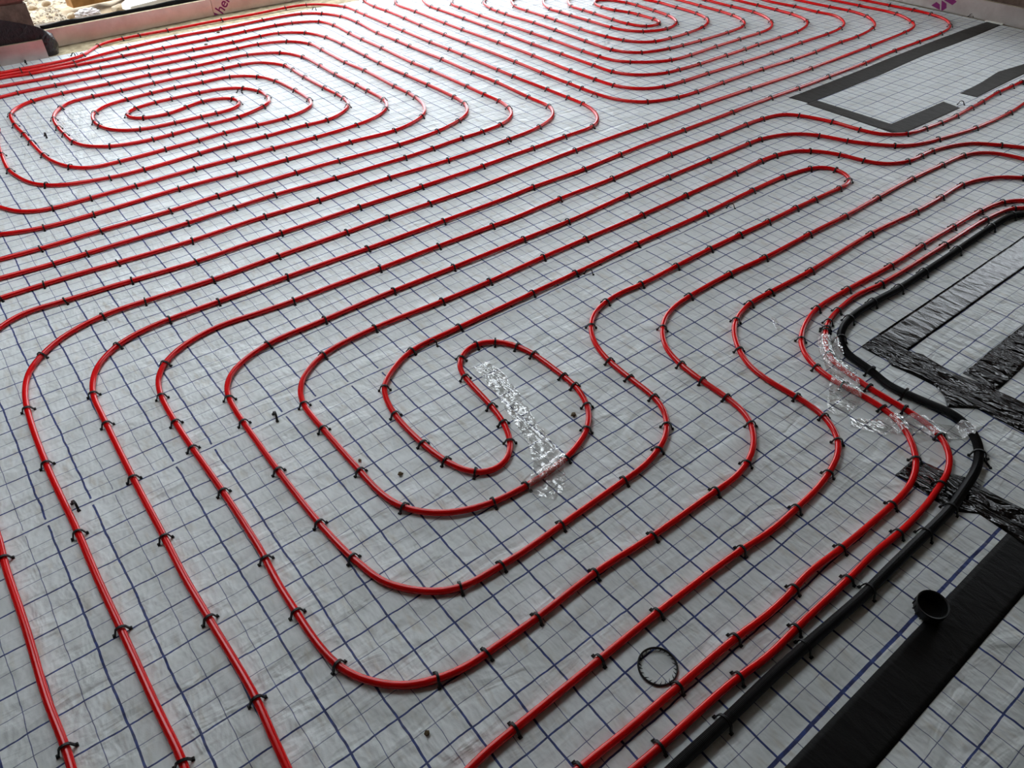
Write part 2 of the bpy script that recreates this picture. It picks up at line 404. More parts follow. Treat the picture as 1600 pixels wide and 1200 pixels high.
# ------------------------------------------------------------------ red pipes
PIPES = {
    'p1': [(90, 4186, 0), (270, 4139, 0), (375, 4135, 1), (516, 4135, 0), (629, 4146, 0), (712, 4180, 1), (835, 4315, 1), (911, 4356, 0), (996, 4371, 1), (1101, 4382, 1), (1271,
        4382, 1), (1636, 4388, 1), (1874, 4385, 0), (2087, 4394, 1), (2241, 4377, 1), (2346, 4305, 0), (2431, 4162, 1), (2435, 4013, 1), (2435, 3888, 1), (2441, 3596, 1),
        (2444, 3426, 1), (2446, 3127, 1), (2455, 2935, 1), (2459, 2798, 1), (2458, 2462, 1), (2458, 2327, 1), (2475, 2060, 1), (2479, 1899, 1), (2479, 1785, 1), (2459,
        1690, 0), (2418, 1617, 0), (2366, 1568, 0), (2317, 1544, 1), (2134, 1537, 1), (1931, 1528, 1), (1813, 1524, 0), (1645, 1515, 1), (1336, 1517, 1), (1043, 1519, 1),
        (715, 1522, 1), (620, 1523, 0), (399, 1519, 1), (180, 1534, 1), (-26, 1542, 1), (-150, 1549, 0), (-226, 1513, 0), (-316, 1420, 0), (-370, 1267, 0), (-398, 1074,
        0), (-406, 877, 0), (-398, 605, 0), (-402, 550, 1), (-403, 492, 0), (-402, 343, 0), (-405, 130, 0), (-400, 20, 1), (-401, -21, 0), (-406, -135, 0)],
    'p2': [(72, 4072, 0), (261, 4087, 0), (364, 4082, 1), (502, 4075, 0), (639, 4080, 1), (789, 4118, 0), (960, 4156, 1), (1263, 4201, 1), (1554, 4197, 1), (1838, 4207, 1), (2110,
        4196, 1), (2222, 4107, 1), (2292, 3963, 1), (2308, 3772, 1), (2294, 3489, 1), (2304, 3276, 1), (2306, 3137, 1), (2318, 2810, 1), (2322, 2518, 1), (2331, 2312, 1),
        (2329, 2177, 0), (2326, 2041, 1), (2324, 1867, 1), (2289, 1799, 0), (2228, 1742, 0), (2109, 1697, 1), (1915, 1676, 1), (1560, 1659, 1), (1277, 1672, 1), (950,
        1671, 1), (724, 1678, 1), (436, 1671, 1), (182, 1684, 1), (-60, 1693, 1), (-185, 1694, 1), (-338, 1698, 0)],
    'p3': [(57, 3973, 0), (252, 4044, 0), (399, 4020, 1), (490, 4023, 0), (632, 4018, 1), (885, 4023, 1), (1129, 4022, 1), (1393, 4035, 1), (1650, 4045, 1), (1857, 4047, 1), (1964,
        4032, 1), (2121, 3944, 1), (2156, 3809, 1), (2153, 3601, 1), (2150, 3432, 1), (2155, 3206, 1), (2154, 2868, 1), (2164, 2692, 1), (2167, 2357, 1), (2167, 2206, 1),
        (2173, 2085, 1), (2154, 1982, 1), (2117, 1909, 0), (2060, 1862, 0), (1985, 1833, 1), (1871, 1820, 1), (1746, 1819, 1), (1579, 1806, 1), (1431, 1799, 1), (1098,
        1810, 1), (834, 1824, 1), (667, 1818, 1), (468, 1811, 1), (111, 1816, 1), (-4, 1818, 1), (-166, 1828, 0), (-317, 1840, 0)],
    'p4': [(43, 3887, 0), (225, 3900, 0), (477, 3885, 1), (730, 3877, 1), (1017, 3882, 1), (1261, 3885, 1), (1505, 3884, 1), (1683, 3889, 1), (1799, 3882, 1), (1940, 3771, 1),
        (1995, 3610, 1), (2009, 3421, 1), (2007, 3139, 1), (2003, 2977, 1), (2013, 2711, 1), (2021, 2505, 1), (2023, 2267, 1), (2013, 2161, 1), (1971, 2078, 0), (1917,
        2027, 0), (1856, 1998, 1), (1705, 1956, 1), (1489, 1940, 1), (1187, 1951, 1), (986, 1958, 1), (812, 1961, 0), (644, 1957, 1), (454, 1947, 1), (194, 1954, 1), (-9,
        1956, 1), (-141, 1965, 0), (-296, 1984, 0)],
    'p5': [(14, 3704, 0), (193, 3730, 0), (277, 3743, 1), (456, 3739, 1), (687, 3732, 1), (946, 3733, 1), (1189, 3737, 1), (1471, 3742, 1), (1605, 3743, 1), (1764, 3686, 1), (1858,
        3554, 1), (1860, 3401, 1), (1856, 3105, 1), (1871, 2918, 1), (1870, 2593, 1), (1874, 2468, 1), (1869, 2390, 1), (1846, 2288, 0), (1799, 2201, 0), (1749, 2153, 1),
        (1675, 2117, 0), (1552, 2090, 1), (1329, 2101, 1), (1019, 2105, 1), (789, 2104, 1), (546, 2117, 1), (212, 2103, 1), (36, 2111, 1), (-104, 2159, 0), (-255, 2265,
        0)],
    'p6': [(-162, 2584, 0), (-60, 2393, 0), (-23, 2322, 0), (20, 2280, 0), (95, 2254, 1), (243, 2252, 1), (419, 2254, 1), (668, 2260, 1), (844, 2254, 1), (1014, 2254, 1), (1223,
        2248, 1), (1450, 2258, 1), (1584, 2292, 0), (1664, 2349, 1), (1703, 2402, 0), (1726, 2469, 1), (1724, 2633, 1), (1722, 2742, 1), (1712, 2960, 1), (1714, 3139, 1),
        (1710, 3349, 1), (1640, 3510, 1), (1473, 3594, 1), (1356, 3593, 1), (1165, 3583, 1), (1008, 3587, 1), (908, 3589, 1), (687, 3586, 1), (460, 3591, 1), (305, 3563,
        1), (232, 3514, 0), (190, 3452, 0), (179, 3421, 1), (170, 3261, 1), (179, 3120, 1), (183, 2999, 1), (195, 2812, 1), (214, 2712, 0), (256, 2617, 1), (319, 2557,
        0), (438, 2545, 1), (640, 2546, 1), (789, 2546, 1), (915, 2555, 1), (1080, 2551, 1), (1226, 2550, 1), (1358, 2592, 0), (1410, 2648, 0), (1426, 2701, 1), (1428,
        2874, 1), (1409, 3064, 1), (1361, 3189, 1), (1245, 3288, 1), (1087, 3294, 1), (949, 3304, 1), (818, 3299, 1), (689, 3287, 1), (584, 3263, 0), (509, 3199, 1),
        (491, 3160, 0), (479, 3074, 1), (485, 3004, 1), (529, 2914, 0), (621, 2854, 1), (781, 2826, 1), (907, 2817, 1), (978, 2813, 1), (1071, 2820, 0), (1126, 2873, 1),
        (1138, 2912, 0), (1125, 2952, 1), (1089, 2989, 0), (986, 3014, 1), (890, 2986, 1), (793, 2960, 1), (680, 2984, 1), (641, 3015, 0), (625, 3062, 1), (642, 3107, 0),
        (689, 3132, 1), (794, 3152, 1), (870, 3149, 1), (1016, 3150, 1), (1146, 3131, 0), (1224, 3075, 1), (1277, 2972, 1), (1276, 2870, 1), (1245, 2793, 0), (1194, 2756,
        1), (1051, 2703, 1), (894, 2699, 1), (717, 2697, 1), (629, 2698, 1), (456, 2737, 1), (371, 2805, 0), (337, 2884, 1), (328, 3002, 1), (325, 3108, 1), (333, 3233,
        1), (355, 3308, 0), (395, 3370, 1), (460, 3431, 0), (568, 3446, 1), (715, 3441, 1), (881, 3442, 1), (1148, 3442, 1), (1267, 3443, 1), (1361, 3445, 1), (1453,
        3425, 0), (1519, 3355, 0), (1563, 3267, 1), (1562, 3174, 1), (1559, 3025, 1), (1565, 2804, 1), (1576, 2690, 1), (1575, 2617, 1), (1562, 2542, 0), (1538, 2504, 1),
        (1458, 2432, 0), (1362, 2398, 1), (1263, 2406, 1), (1053, 2402, 1), (861, 2412, 1), (741, 2407, 1), (493, 2395, 1), (359, 2400, 1), (188, 2446, 0), (128, 2489,
        1), (88, 2544, 0), (59, 2635, 0), (41, 2731, 1), (41, 2828, 0), (49, 2928, 1), (63, 3099, 0), (102, 3278, 0)],
    'p7': [(-259, -251, 0), (-243, -146, 0), (-245, -136, 1), (-246, -23, 0), (-249, 207, 1), (-252, 373, 0), (-251, 512, 1), (-256, 796, 1), (-246, 1053, 1), (-233, 1141, 0),
        (-205, 1226, 0), (-156, 1287, 1), (-81, 1343, 0), (42, 1380, 1), (178, 1381, 1), (396, 1370, 1), (643, 1376, 1), (909, 1376, 1), (1091, 1377, 1), (1281, 1373, 1),
        (1696, 1375, 0), (2065, 1390, 1), (2521, 1395, 1), (2903, 1401, 1), (3308, 1404, 1), (3836, 1397, 1), (4454, 1416, 1), (4895, 1441, 1), (5056, 1469, 0), (5141,
        1526, 1), (5244, 1701, 1), (5233, 1967, 1), (5212, 2174, 0), (5210, 2300, 0), (5210, 3600, 0), (5190, 3950, 0), (5050, 4150, 0), (4800, 4200, 0), (4000, 4210, 0),
        (3200, 4210, 0), (2930, 4200, 0), (2830, 4160, 0), (2793, 4101, 0), (2747, 4017, 1), (2746, 3756, 1), (2749, 3407, 1), (2749, 3215, 1), (2768, 2858, 1), (2771,
        2531, 1), (2766, 2207, 1), (2774, 2011, 1), (2787, 1889, 1), (2828, 1801, 0), (2897, 1740, 0), (2983, 1709, 1), (3130, 1702, 1), (3326, 1704, 1), (3611, 1699, 1),
        (3897, 1704, 1), (4193, 1715, 1), (4481, 1722, 1), (4655, 1742, 1), (4736, 1769, 0), (4807, 1818, 0), (4867, 1890, 0), (4889, 1959, 0), (4872, 2053, 1), (4872,
        2241, 1), (4840, 2442, 0), (4860, 2600, 0), (4860, 3300, 0), (4840, 3620, 0), (4700, 3820, 0), (4500, 3880, 0), (4100, 3910, 0), (3500, 3940, 0), (3240, 3950, 0),
        (3150, 3910, 0), (3108, 3850, 0), (3044, 3764, 1), (3042, 3649, 1), (3036, 3409, 1), (3038, 3158, 1), (3050, 2887, 1), (3057, 2711, 1), (3056, 2419, 1), (3060,
        2286, 1), (3077, 2177, 0), (3128, 2104, 1), (3214, 2032, 0), (3337, 1982, 1), (3497, 1976, 1), (3737, 1987, 1), (3961, 1992, 1), (4153, 1996, 1), (4265, 2008, 0),
        (4306, 2020, 0), (4375, 2056, 0), (4437, 2112, 1), (4478, 2168, 0), (4516, 2243, 0), (4534, 2329, 1), (4530, 2513, 1), (4517, 2727, 1), (4520, 2850, 0), (4510,
        3200, 0), (4460, 3400, 0), (4300, 3540, 0), (4100, 3580, 0), (3700, 3610, 0), (3500, 3610, 0), (3410, 3560, 0), (3392, 3514, 0), (3349, 3442, 1), (3350, 3295, 1),
        (3354, 3107, 1), (3352, 3002, 1), (3348, 2760, 1), (3362, 2540, 1), (3390, 2425, 1), (3444, 2332, 0), (3528, 2282, 1), (3647, 2271, 1), (3807, 2276, 1), (3981,
        2302, 1), (4093, 2351, 0), (4161, 2416, 1), (4202, 2541, 1), (4205, 2723, 1), (4209, 2891, 1), (4185, 2992, 0), (4180, 3070, 0), (4120, 3220, 0), (4020, 3320, 0),
        (3880, 3380, 0), (3780, 3370, 0), (3751, 3338, 0), (3698, 3270, 0), (3661, 3203, 1), (3659, 3075, 1), (3663, 2970, 1), (3657, 2783, 1), (3667, 2657, 1), (3719,
        2543, 1), (3823, 2529, 1), (3873, 2573, 0), (3880, 2625, 1), (3879, 2763, 1), (3868, 2847, 1), (3830, 2938, 1), (3817, 3058, 1), (3837, 3149, 1), (3874, 3196, 0),
        (3920, 3203, 0), (3977, 3158, 0), (4027, 3024, 1), (4036, 2932, 1), (4031, 2768, 1), (4019, 2626, 1), (3981, 2535, 0), (3919, 2466, 1), (3780, 2426, 1), (3619,
        2478, 1), (3554, 2552, 0), (3521, 2659, 1), (3515, 2858, 1), (3504, 3027, 1), (3505, 3136, 1), (3498, 3234, 1), (3549, 3362, 0), (3614, 3447, 0), (3680, 3500, 0),
        (3800, 3520, 0), (4050, 3470, 0), (4220, 3350, 0), (4320, 3150, 0), (4350, 2950, 0), (4362, 2851, 0), (4368, 2656, 1), (4375, 2479, 1), (4358, 2357, 1), (4307,
        2237, 1), (4265, 2190, 0), (4199, 2151, 1), (4014, 2129, 1), (3752, 2124, 1), (3594, 2129, 1), (3486, 2135, 1), (3296, 2181, 1), (3230, 2254, 0), (3202, 2326, 1),
        (3205, 2552, 1), (3206, 2842, 1), (3204, 3049, 1), (3187, 3264, 0), (3189, 3327, 1), (3188, 3414, 1), (3191, 3499, 1), (3243, 3660, 1), (3294, 3702, 0), (3330,
        3750, 0), (3450, 3790, 0), (3800, 3770, 0), (4200, 3720, 0), (4480, 3620, 0), (4620, 3450, 0), (4680, 3200, 0), (4680, 2750, 0), (4681, 2597, 0), (4699, 2419, 1),
        (4702, 2337, 0), (4705, 2270, 1), (4695, 2143, 1), (4668, 2048, 0), (4621, 1966, 1), (4551, 1917, 0), (4451, 1883, 0), (4363, 1868, 1), (4182, 1858, 1), (3954,
        1854, 1), (3824, 1847, 1), (3651, 1843, 1), (3408, 1835, 1), (3247, 1841, 1), (3163, 1847, 1), (3052, 1889, 0), (2970, 1967, 0), (2935, 2048, 1), (2928, 2189, 1),
        (2919, 2451, 1), (2910, 2705, 1), (2909, 2969, 1), (2909, 3164, 1), (2908, 3423, 1), (2900, 3705, 1), (2898, 3800, 1), (2922, 3916, 0), (2948, 3977, 0), (2980,
        4040, 0), (3100, 4080, 0), (3500, 4080, 0), (4300, 4050, 0), (4750, 4000, 0), (4950, 3850, 0), (5030, 3600, 0), (5030, 3000, 0), (5030, 2500, 0), (5026, 2322, 0),
        (5049, 2087, 1), (5066, 1943, 1), (5038, 1791, 1), (4968, 1701, 0), (4893, 1644, 0), (4817, 1614, 1), (4576, 1576, 1), (4396, 1573, 1), (4108, 1555, 1), (3886,
        1554, 1), (3622, 1560, 1), (3273, 1557, 1), (3061, 1549, 1), (2922, 1556, 1), (2754, 1609, 1), (2673, 1693, 0), (2632, 1815, 0), (2625, 1956, 1), (2624, 2057, 1),
        (2617, 2267, 1), (2620, 2508, 1), (2610, 2964, 1), (2602, 3200, 1), (2599, 3470, 1), (2601, 3658, 1), (2601, 3892, 1), (2591, 4035, 1), (2607, 4205, 1), (2640,
        4290, 0), (2740, 4360, 0), (3000, 4380, 0), (4000, 4380, 0), (5000, 4370, 0), (5260, 4300, 0), (5360, 4120, 0), (5380, 3800, 0), (5380, 2800, 0), (5380, 2200, 0),
        (5380, 2040, 0), (5403, 1842, 1), (5418, 1679, 1), (5415, 1550, 1), (5372, 1427, 0), (5255, 1333, 1), (5185, 1307, 0), (5049, 1288, 1), (4767, 1280, 1), (4496,
        1277, 1), (4155, 1259, 1), (3800, 1258, 1), (3517, 1254, 1), (3284, 1254, 1), (2972, 1248, 1), (2622, 1248, 1), (2196, 1235, 1), (1968, 1224, 1), (1686, 1230, 1),
        (1578, 1225, 0), (1242, 1221, 1), (913, 1225, 1), (600, 1230, 1), (358, 1232, 1), (197, 1233, 1), (122, 1224, 0), (32, 1194, 1), (-44, 1126, 0), (-77, 1053, 0),
        (-89, 1001, 1), (-94, 849, 1), (-99, 609, 1), (-100, 381, 1), (-102, 253, 0), (-98, 114, 1), (-92, -108, 1), (-98, -189, 0), (-101, -258, 0), (-111, -368, 0)],
    'p8': [(4958, 532, 0), (4555, 560, 0), (4530, 564, 1), (4424, 564, 1), (4277, 568, 1), (4083, 553, 1), (3959, 549, 1), (3804, 542, 1), (3655, 544, 1), (3526, 552, 1), (3397,
        570, 1), (3299, 647, 0), (3271, 737, 1), (3253, 871, 1), (3197, 1019, 1), (3153, 1073, 0), (3017, 1102, 1), (2902, 1105, 1), (2691, 1101, 1), (2362, 1097, 1),
        (1997, 1083, 1), (1711, 1085, 1), (1458, 1074, 0), (1361, 1077, 1), (1124, 1079, 1), (877, 1078, 1), (556, 1084, 1), (432, 1093, 0), (315, 1103, 0), (194, 1074,
        0), (118, 1022, 1), (76, 958, 0), (58, 872, 1), (53, 744, 1), (54, 623, 1), (59, 433, 1), (59, 241, 0), (57, 184, 1), (52, 132, 0), (51, 17, 1), (52, -71, 0),
        (62, -145, 1), (83, -191, 0), (124, -242, 0), (161, -270, 0), (198, -284, 1), (253, -300, 0), (313, -301, 1), (372, -302, 0), (434, -303, 1), (608, -297, 1),
        (784, -306, 1), (1000, -306, 1), (1074, -307, 0), (1129, -296, 1), (1189, -272, 0), (1223, -247, 0), (1255, -215, 1), (1281, -167, 0), (1290, -100, 1), (1291,
        -13, 1), (1298, 78, 1), (1324, 159, 0), (1388, 232, 1), (1440, 267, 0), (1511, 290, 0), (1589, 298, 1), (1794, 303, 1), (1980, 295, 1), (2242, 297, 1), (2472,
        295, 1), (2718, 303, 1), (2982, 306, 1), (3206, 297, 1), (3369, 289, 1), (3442, 268, 0), (3508, 215, 0), (3548, 109, 0), (3581, -61, 0)],
    'p9': [(4846, 486, 0), (4225, 412, 0), (4043, 398, 1), (3725, 409, 1), (3455, 449, 1), (3318, 477, 0), (3225, 533, 1), (3111, 694, 1), (3064, 810, 1), (2980, 901, 0), (2813,
        958, 1), (2733, 960, 1), (2456, 954, 1), (2191, 949, 1), (1940, 939, 1), (1605, 926, 1), (1393, 925, 1), (1081, 927, 1), (838, 929, 1), (588, 925, 1), (395, 920,
        1), (270, 869, 0), (219, 809, 0), (203, 752, 1), (196, 636, 1), (195, 552, 0), (194, 416, 1), (198, 199, 1), (210, 69, 1), (222, 19, 0), (224, -12, 0), (260, -71,
        0), (304, -117, 0), (358, -146, 1), (460, -153, 1), (487, -156, 0), (637, -152, 1), (850, -144, 1), (924, -141, 0), (992, -123, 1), (1037, -107, 0), (1074, -79,
        1), (1102, -50, 0), (1122, -16, 0), (1134, 28, 1), (1138, 126, 1), (1145, 218, 1), (1160, 279, 0), (1189, 338, 0), (1222, 379, 1), (1279, 423, 0), (1350, 444, 1),
        (1425, 452, 0), (1512, 445, 1), (1695, 450, 1), (1873, 455, 1), (2043, 455, 1), (2204, 451, 1), (2382, 452, 1), (2501, 449, 1), (2657, 445, 1), (2715, 442, 0),
        (2758, 455, 1), (2791, 487, 0), (2806, 550, 1), (2786, 600, 0), (2729, 630, 1), (2580, 654, 1), (2368, 653, 1), (2073, 644, 1), (1693, 643, 1), (1389, 633, 1),
        (1190, 632, 1), (894, 629, 1), (712, 619, 1), (620, 573, 0), (562, 525, 1), (541, 468, 0), (529, 407, 1), (529, 269, 1), (541, 183, 1), (555, 137, 0), (572, 106,
        1), (602, 86, 0), (643, 81, 0), (687, 104, 0), (712, 135, 1), (734, 178, 0), (743, 206, 1), (756, 277, 1), (765, 386, 0), (768, 414, 1), (780, 465, 0), (812, 501,
        1), (844, 520, 0), (885, 527, 1), (939, 505, 1), (978, 443, 1), (993, 382, 1), (994, 249, 1), (993, 197, 1), (981, 154, 0), (962, 110, 1), (939, 79, 0), (896, 42,
        1), (848, 20, 0), (788, 2, 1), (723, -6, 0), (653, -8, 1), (557, 0, 1), (502, 16, 0), (450, 41, 0), (407, 78, 0), (375, 122, 1), (357, 193, 0), (354, 289, 1),
        (352, 477, 1), (353, 596, 1), (367, 648, 0), (400, 701, 0), (500, 767, 1), (683, 788, 1), (937, 780, 1), (1128, 778, 1), (1370, 783, 1), (1574, 786, 1), (1867,
        786, 1), (2124, 792, 1), (2445, 801, 1), (2629, 811, 1), (2724, 805, 1), (2818, 785, 0), (2883, 740, 1), (2952, 631, 1), (2976, 532, 1), (3014, 460, 0), (3120,
        406, 1), (3215, 401, 1), (3304, 399, 1), (3460, 365, 0), (3549, 321, 0), (3621, 237, 1), (3670, 164, 0), (3754, 9, 0)],
    'p10': [(28, -478, 0), (153, -459, 0), (192, -455, 0), (256, -454, 1), (474, -451, 1), (639, -450, 1), (905, -456, 1), (994, -464, 0), (1108, -460, 1), (1193, -455, 0), (1263,
        -443, 1), (1340, -420, 0), (1382, -395, 1), (1410, -364, 0), (1437, -315, 1), (1446, -219, 1), (1441, -154, 0), (1450, -57, 0), (1488, 14, 1), (1543, 78, 0),
        (1596, 116, 1), (1704, 148, 1), (1816, 148, 1), (2036, 144, 1), (2428, 157, 1), (2722, 146, 1), (2916, 146, 1), (3083, 150, 1), (3196, 126, 0), (3298, 75, 0),
        (3347, 26, 1), (3491, -123, 0)],
    'p11': [(154, -578, 0), (308, -580, 1), (411, -584, 0), (557, -586, 1), (725, -588, 1), (820, -595, 0), (915, -592, 1), (960, -586, 0), (1085, -593, 1), (1298, -595, 1), (1367,
        -592, 0), (1431, -577, 0), (1483, -552, 1), (1522, -521, 0), (1564, -471, 0), (1586, -421, 0), (1589, -390, 1), (1593, -335, 0), (1585, -272, 1), (1597, -177, 1),
        (1630, -113, 0), (1676, -69, 1), (1749, -32, 0), (1853, -4, 1), (2028, -1, 1), (2279, -9, 1), (2492, -5, 1), (2720, -5, 1), (2916, -8, 1), (3056, -25, 1), (3113,
        -49, 0), (3143, -72, 0), (3265, -190, 0)],
    'p12': [(221, -631, 0), (382, -640, 0), (447, -642, 1), (657, -645, 1), (741, -654, 0), (840, -651, 1), (1031, -650, 1), (1152, -646, 0), (1230, -651, 1), (1368, -645, 0), (1452,
        -633, 1), (1488, -629, 0), (1542, -609, 0), (1582, -583, 0), (1610, -549, 1), (1625, -504, 0), (1633, -433, 1), (1635, -321, 1), (1643, -283, 0), (1654, -208, 0),
        (1680, -162, 1), (1735, -115, 0), (1773, -91, 1), (1790, -82, 1), (1814, -70, 1), (1892, -52, 1), (2030, -39, 0), (2146, -52, 1), (2563, -54, 1), (2869, -53, 1),
        (3045, -77, 1), (3079, -101, 0), (3197, -217, 0)],
    'conduit': [(287, -685, 0), (442, -684, 0), (570, -686, 1), (700, -685, 0), (815, -687, 1), (1027, -694, 1), (1092, -692, 0), (1268, -690, 1), (1394, -688, 1), (1477, -677, 0),
        (1555, -666, 0), (1618, -645, 1), (1664, -616, 0), (1698, -574, 0), (1713, -522, 0), (1699, -462, 0), (1687, -398, 1), (1680, -349, 0), (1706, -284, 1), (1708,
        -262, 0), (1717, -198, 0), (1764, -146, 1), (1802, -124, 0), (1872, -104, 1), (2021, -98, 1), (2159, -107, 1), (2324, -105, 1), (2551, -103, 1), (2815, -98, 1),
        (2971, -103, 1), (3021, -125, 0), (3173, -248, 0)],
}

def centreline(raw, step=0.02, sigma=0.028):
    P = np.array([(a / 1000.0, b / 1000.0) for a, b, _ in raw])
    flags = [f for _, _, f in raw]
    L = np.hypot(*np.diff(P, axis=0).T)
    keep = [0]
    for i in range(1, len(P)):
        if np.hypot(*(P[i] - P[keep[-1]])) > 0.012:
            keep.append(i)
    marks = [P[i] for i in range(len(P)) if flags[i]]
    P = P[keep]
    # centripetal Catmull-Rom
    A = np.vstack([2 * P[0] - P[1], P, 2 * P[-1] - P[-2]])
    out = []
    for i in range(1, len(A) - 2):
        p0, p1, p2, p3 = A[i - 1:i + 3]
        t0 = 0.0
        t1 = t0 + max(1e-4, np.hypot(*(p1 - p0)) ** 0.5)
        t2 = t1 + max(1e-4, np.hypot(*(p2 - p1)) ** 0.5)
        t3 = t2 + max(1e-4, np.hypot(*(p3 - p2)) ** 0.5)
        n = max(3, int(np.hypot(*(p2 - p1)) / 0.006))
        t = np.linspace(t1, t2, n, endpoint=False)[:, None]
        a1 = (t1 - t) / (t1 - t0) * p0 + (t - t0) / (t1 - t0) * p1
        a2 = (t2 - t) / (t2 - t1) * p1 + (t - t1) / (t2 - t1) * p2
        a3 = (t3 - t) / (t3 - t2) * p2 + (t - t2) / (t3 - t2) * p3
        b1 = (t2 - t) / (t2 - t0) * a1 + (t - t0) / (t2 - t0) * a2
        b2 = (t3 - t) / (t3 - t1) * a2 + (t - t1) / (t3 - t1) * a3
        out.append((t2 - t) / (t2 - t1) * b1 + (t - t1) / (t2 - t1) * b2)
    C = np.vstack(out + [P[-1:]])
    s = np.concatenate([[0], np.cumsum(np.hypot(*np.diff(C, axis=0).T))])
    fine = 0.008
    u = np.arange(0, s[-1], fine)
    C = np.stack([np.interp(u, s, C[:, 0]), np.interp(u, s, C[:, 1])], 1)
    r = int(3 * sigma / fine)
    w = np.exp(-0.5 * (np.arange(-r, r + 1) * fine / sigma) ** 2)
    w /= w.sum()
    pad = np.vstack([2 * C[0] - C[r:0:-1], C, 2 * C[-1] - C[-2:-r - 2:-1]])
    C = np.stack([np.convolve(pad[:, 0], w, 'valid'), np.convolve(pad[:, 1], w, 'valid')], 1)
    return C, marks, fine

def tube(name, C, z, radius, sides, mat, parent=None, radii=None):
    T = np.gradient(C, axis=0)
    T /= np.hypot(*T.T)[:, None]
    N = np.stack([-T[:, 1], T[:, 0]], 1)
    a = np.linspace(0, 2 * np.pi, sides, endpoint=False)
    rr = np.full(len(C), radius) if radii is None else radii
    V = np.empty((len(C), sides, 3))
    V[:, :, 0] = C[:, None, 0] + N[:, None, 0] * np.cos(a) * rr[:, None]
    V[:, :, 1] = C[:, None, 1] + N[:, None, 1] * np.cos(a) * rr[:, None]
    V[:, :, 2] = np.asarray(z)[:, None] + np.sin(a) * rr[:, None]
    n = len(C)
    i = np.arange(n - 1)[:, None] * sides
    j = np.arange(sides)[None, :]
    j2 = (j + 1) % sides
    Q = np.stack([i + j, i + j2, i + sides + j2, i + sides + j], -1).reshape(-1, 4)
    return fast_mesh(name, V.reshape(-1, 3), Q, mat, parent, True)

PIPE_LABEL = {'p1': 'red heating pipe laid closest along the far upstand board',
 'p10': 'red heating pipe third in from the black conduit at the right',
 'p11': 'red heating pipe second in from the black conduit at the right',
 'p12': 'red heating pipe running right next to the black conduit',
 'p2': 'red heating pipe second in from the far upstand board',
 'p3': 'red heating pipe third in from the far upstand board',
 'p4': 'red heating pipe fourth in from the far upstand board',
 'p5': 'red heating pipe wrapped closest around the oval coil at far left',
 'p6': 'red heating pipe wound into the oval coil at far left',
 'p7': 'red heating pipe wound into the large coil at top centre',
 'p8': 'red heating pipe making the outer U round the foreground coil',
 'p9': 'red heating pipe curling into the S-shaped centre of the foreground coil'}
CLIPS = []          # (x, y, tangent angle, pipe key, number along the pipe)
PIPE_PTS = []
for key, raw in PIPES.items():
    big = key == 'conduit'
    C, marks, fine = centreline(raw)
    rad = 0.0116 if big else 0.008
    ph = rng.uniform(0, 6.28, 3)
    T = np.gradient(C, axis=0)
    ang = np.arctan2(T[:, 1], T[:, 0])
    for num, mk in enumerate(marks):
        i = int(np.argmin(((C - mk) ** 2).sum(1)))
        CLIPS.append((C[i, 0], C[i, 1], ang[i], key, num))
    if big:
        s = np.arange(len(C)) * fine
        u = np.arange(0, s[-1], 0.0015)
        D = np.stack([np.interp(u, s, C[:, 0]), np.interp(u, s, C[:, 1])], 1)
        z = film_z(D[:, 0], D[:, 1]) + rad + 0.0004
        z = np.convolve(np.pad(z, 60, mode='edge'), np.ones(121) / 121, 'valid') + 0.0006
        rad_prof = np.where((np.arange(len(D)) // 1) % 2 == 0, 0.0118, 0.0106)
        o = tube('corrugated_conduit', D, z, rad, 14, M['conduit'], None, rad_prof)
        o.data.polygons.foreach_set('use_smooth', [False] * len(o.data.polygons))
        tag(o, 'black corrugated conduit snaking beside the red pipes on the right', 'conduit')
        PIPE_PTS.append((C, rad))
        continue
    D = C[::2]
    s = np.arange(len(D)) * fine * 2
    z = film_z(D[:, 0], D[:, 1])
    z = np.convolve(np.pad(z, 6, mode='edge'), np.ones(13) / 13, 'valid')
    z = np.maximum(z, film_z(D[:, 0], D[:, 1]) - 0.0004) + rad + 0.0007 + 0.0006 * np.sin(s * 9 + ph[0]) * np.sin(s * 2.3 + ph[1])
    if key in ('p1', 'p2', 'p3'):
        pass
    o = tube('heating_pipe', D, z, rad, 14, M['red'])
    tag(o, PIPE_LABEL[key], 'pipe', 'red heating pipes clipped to the floor')
    PIPE_PTS.append((C, rad))

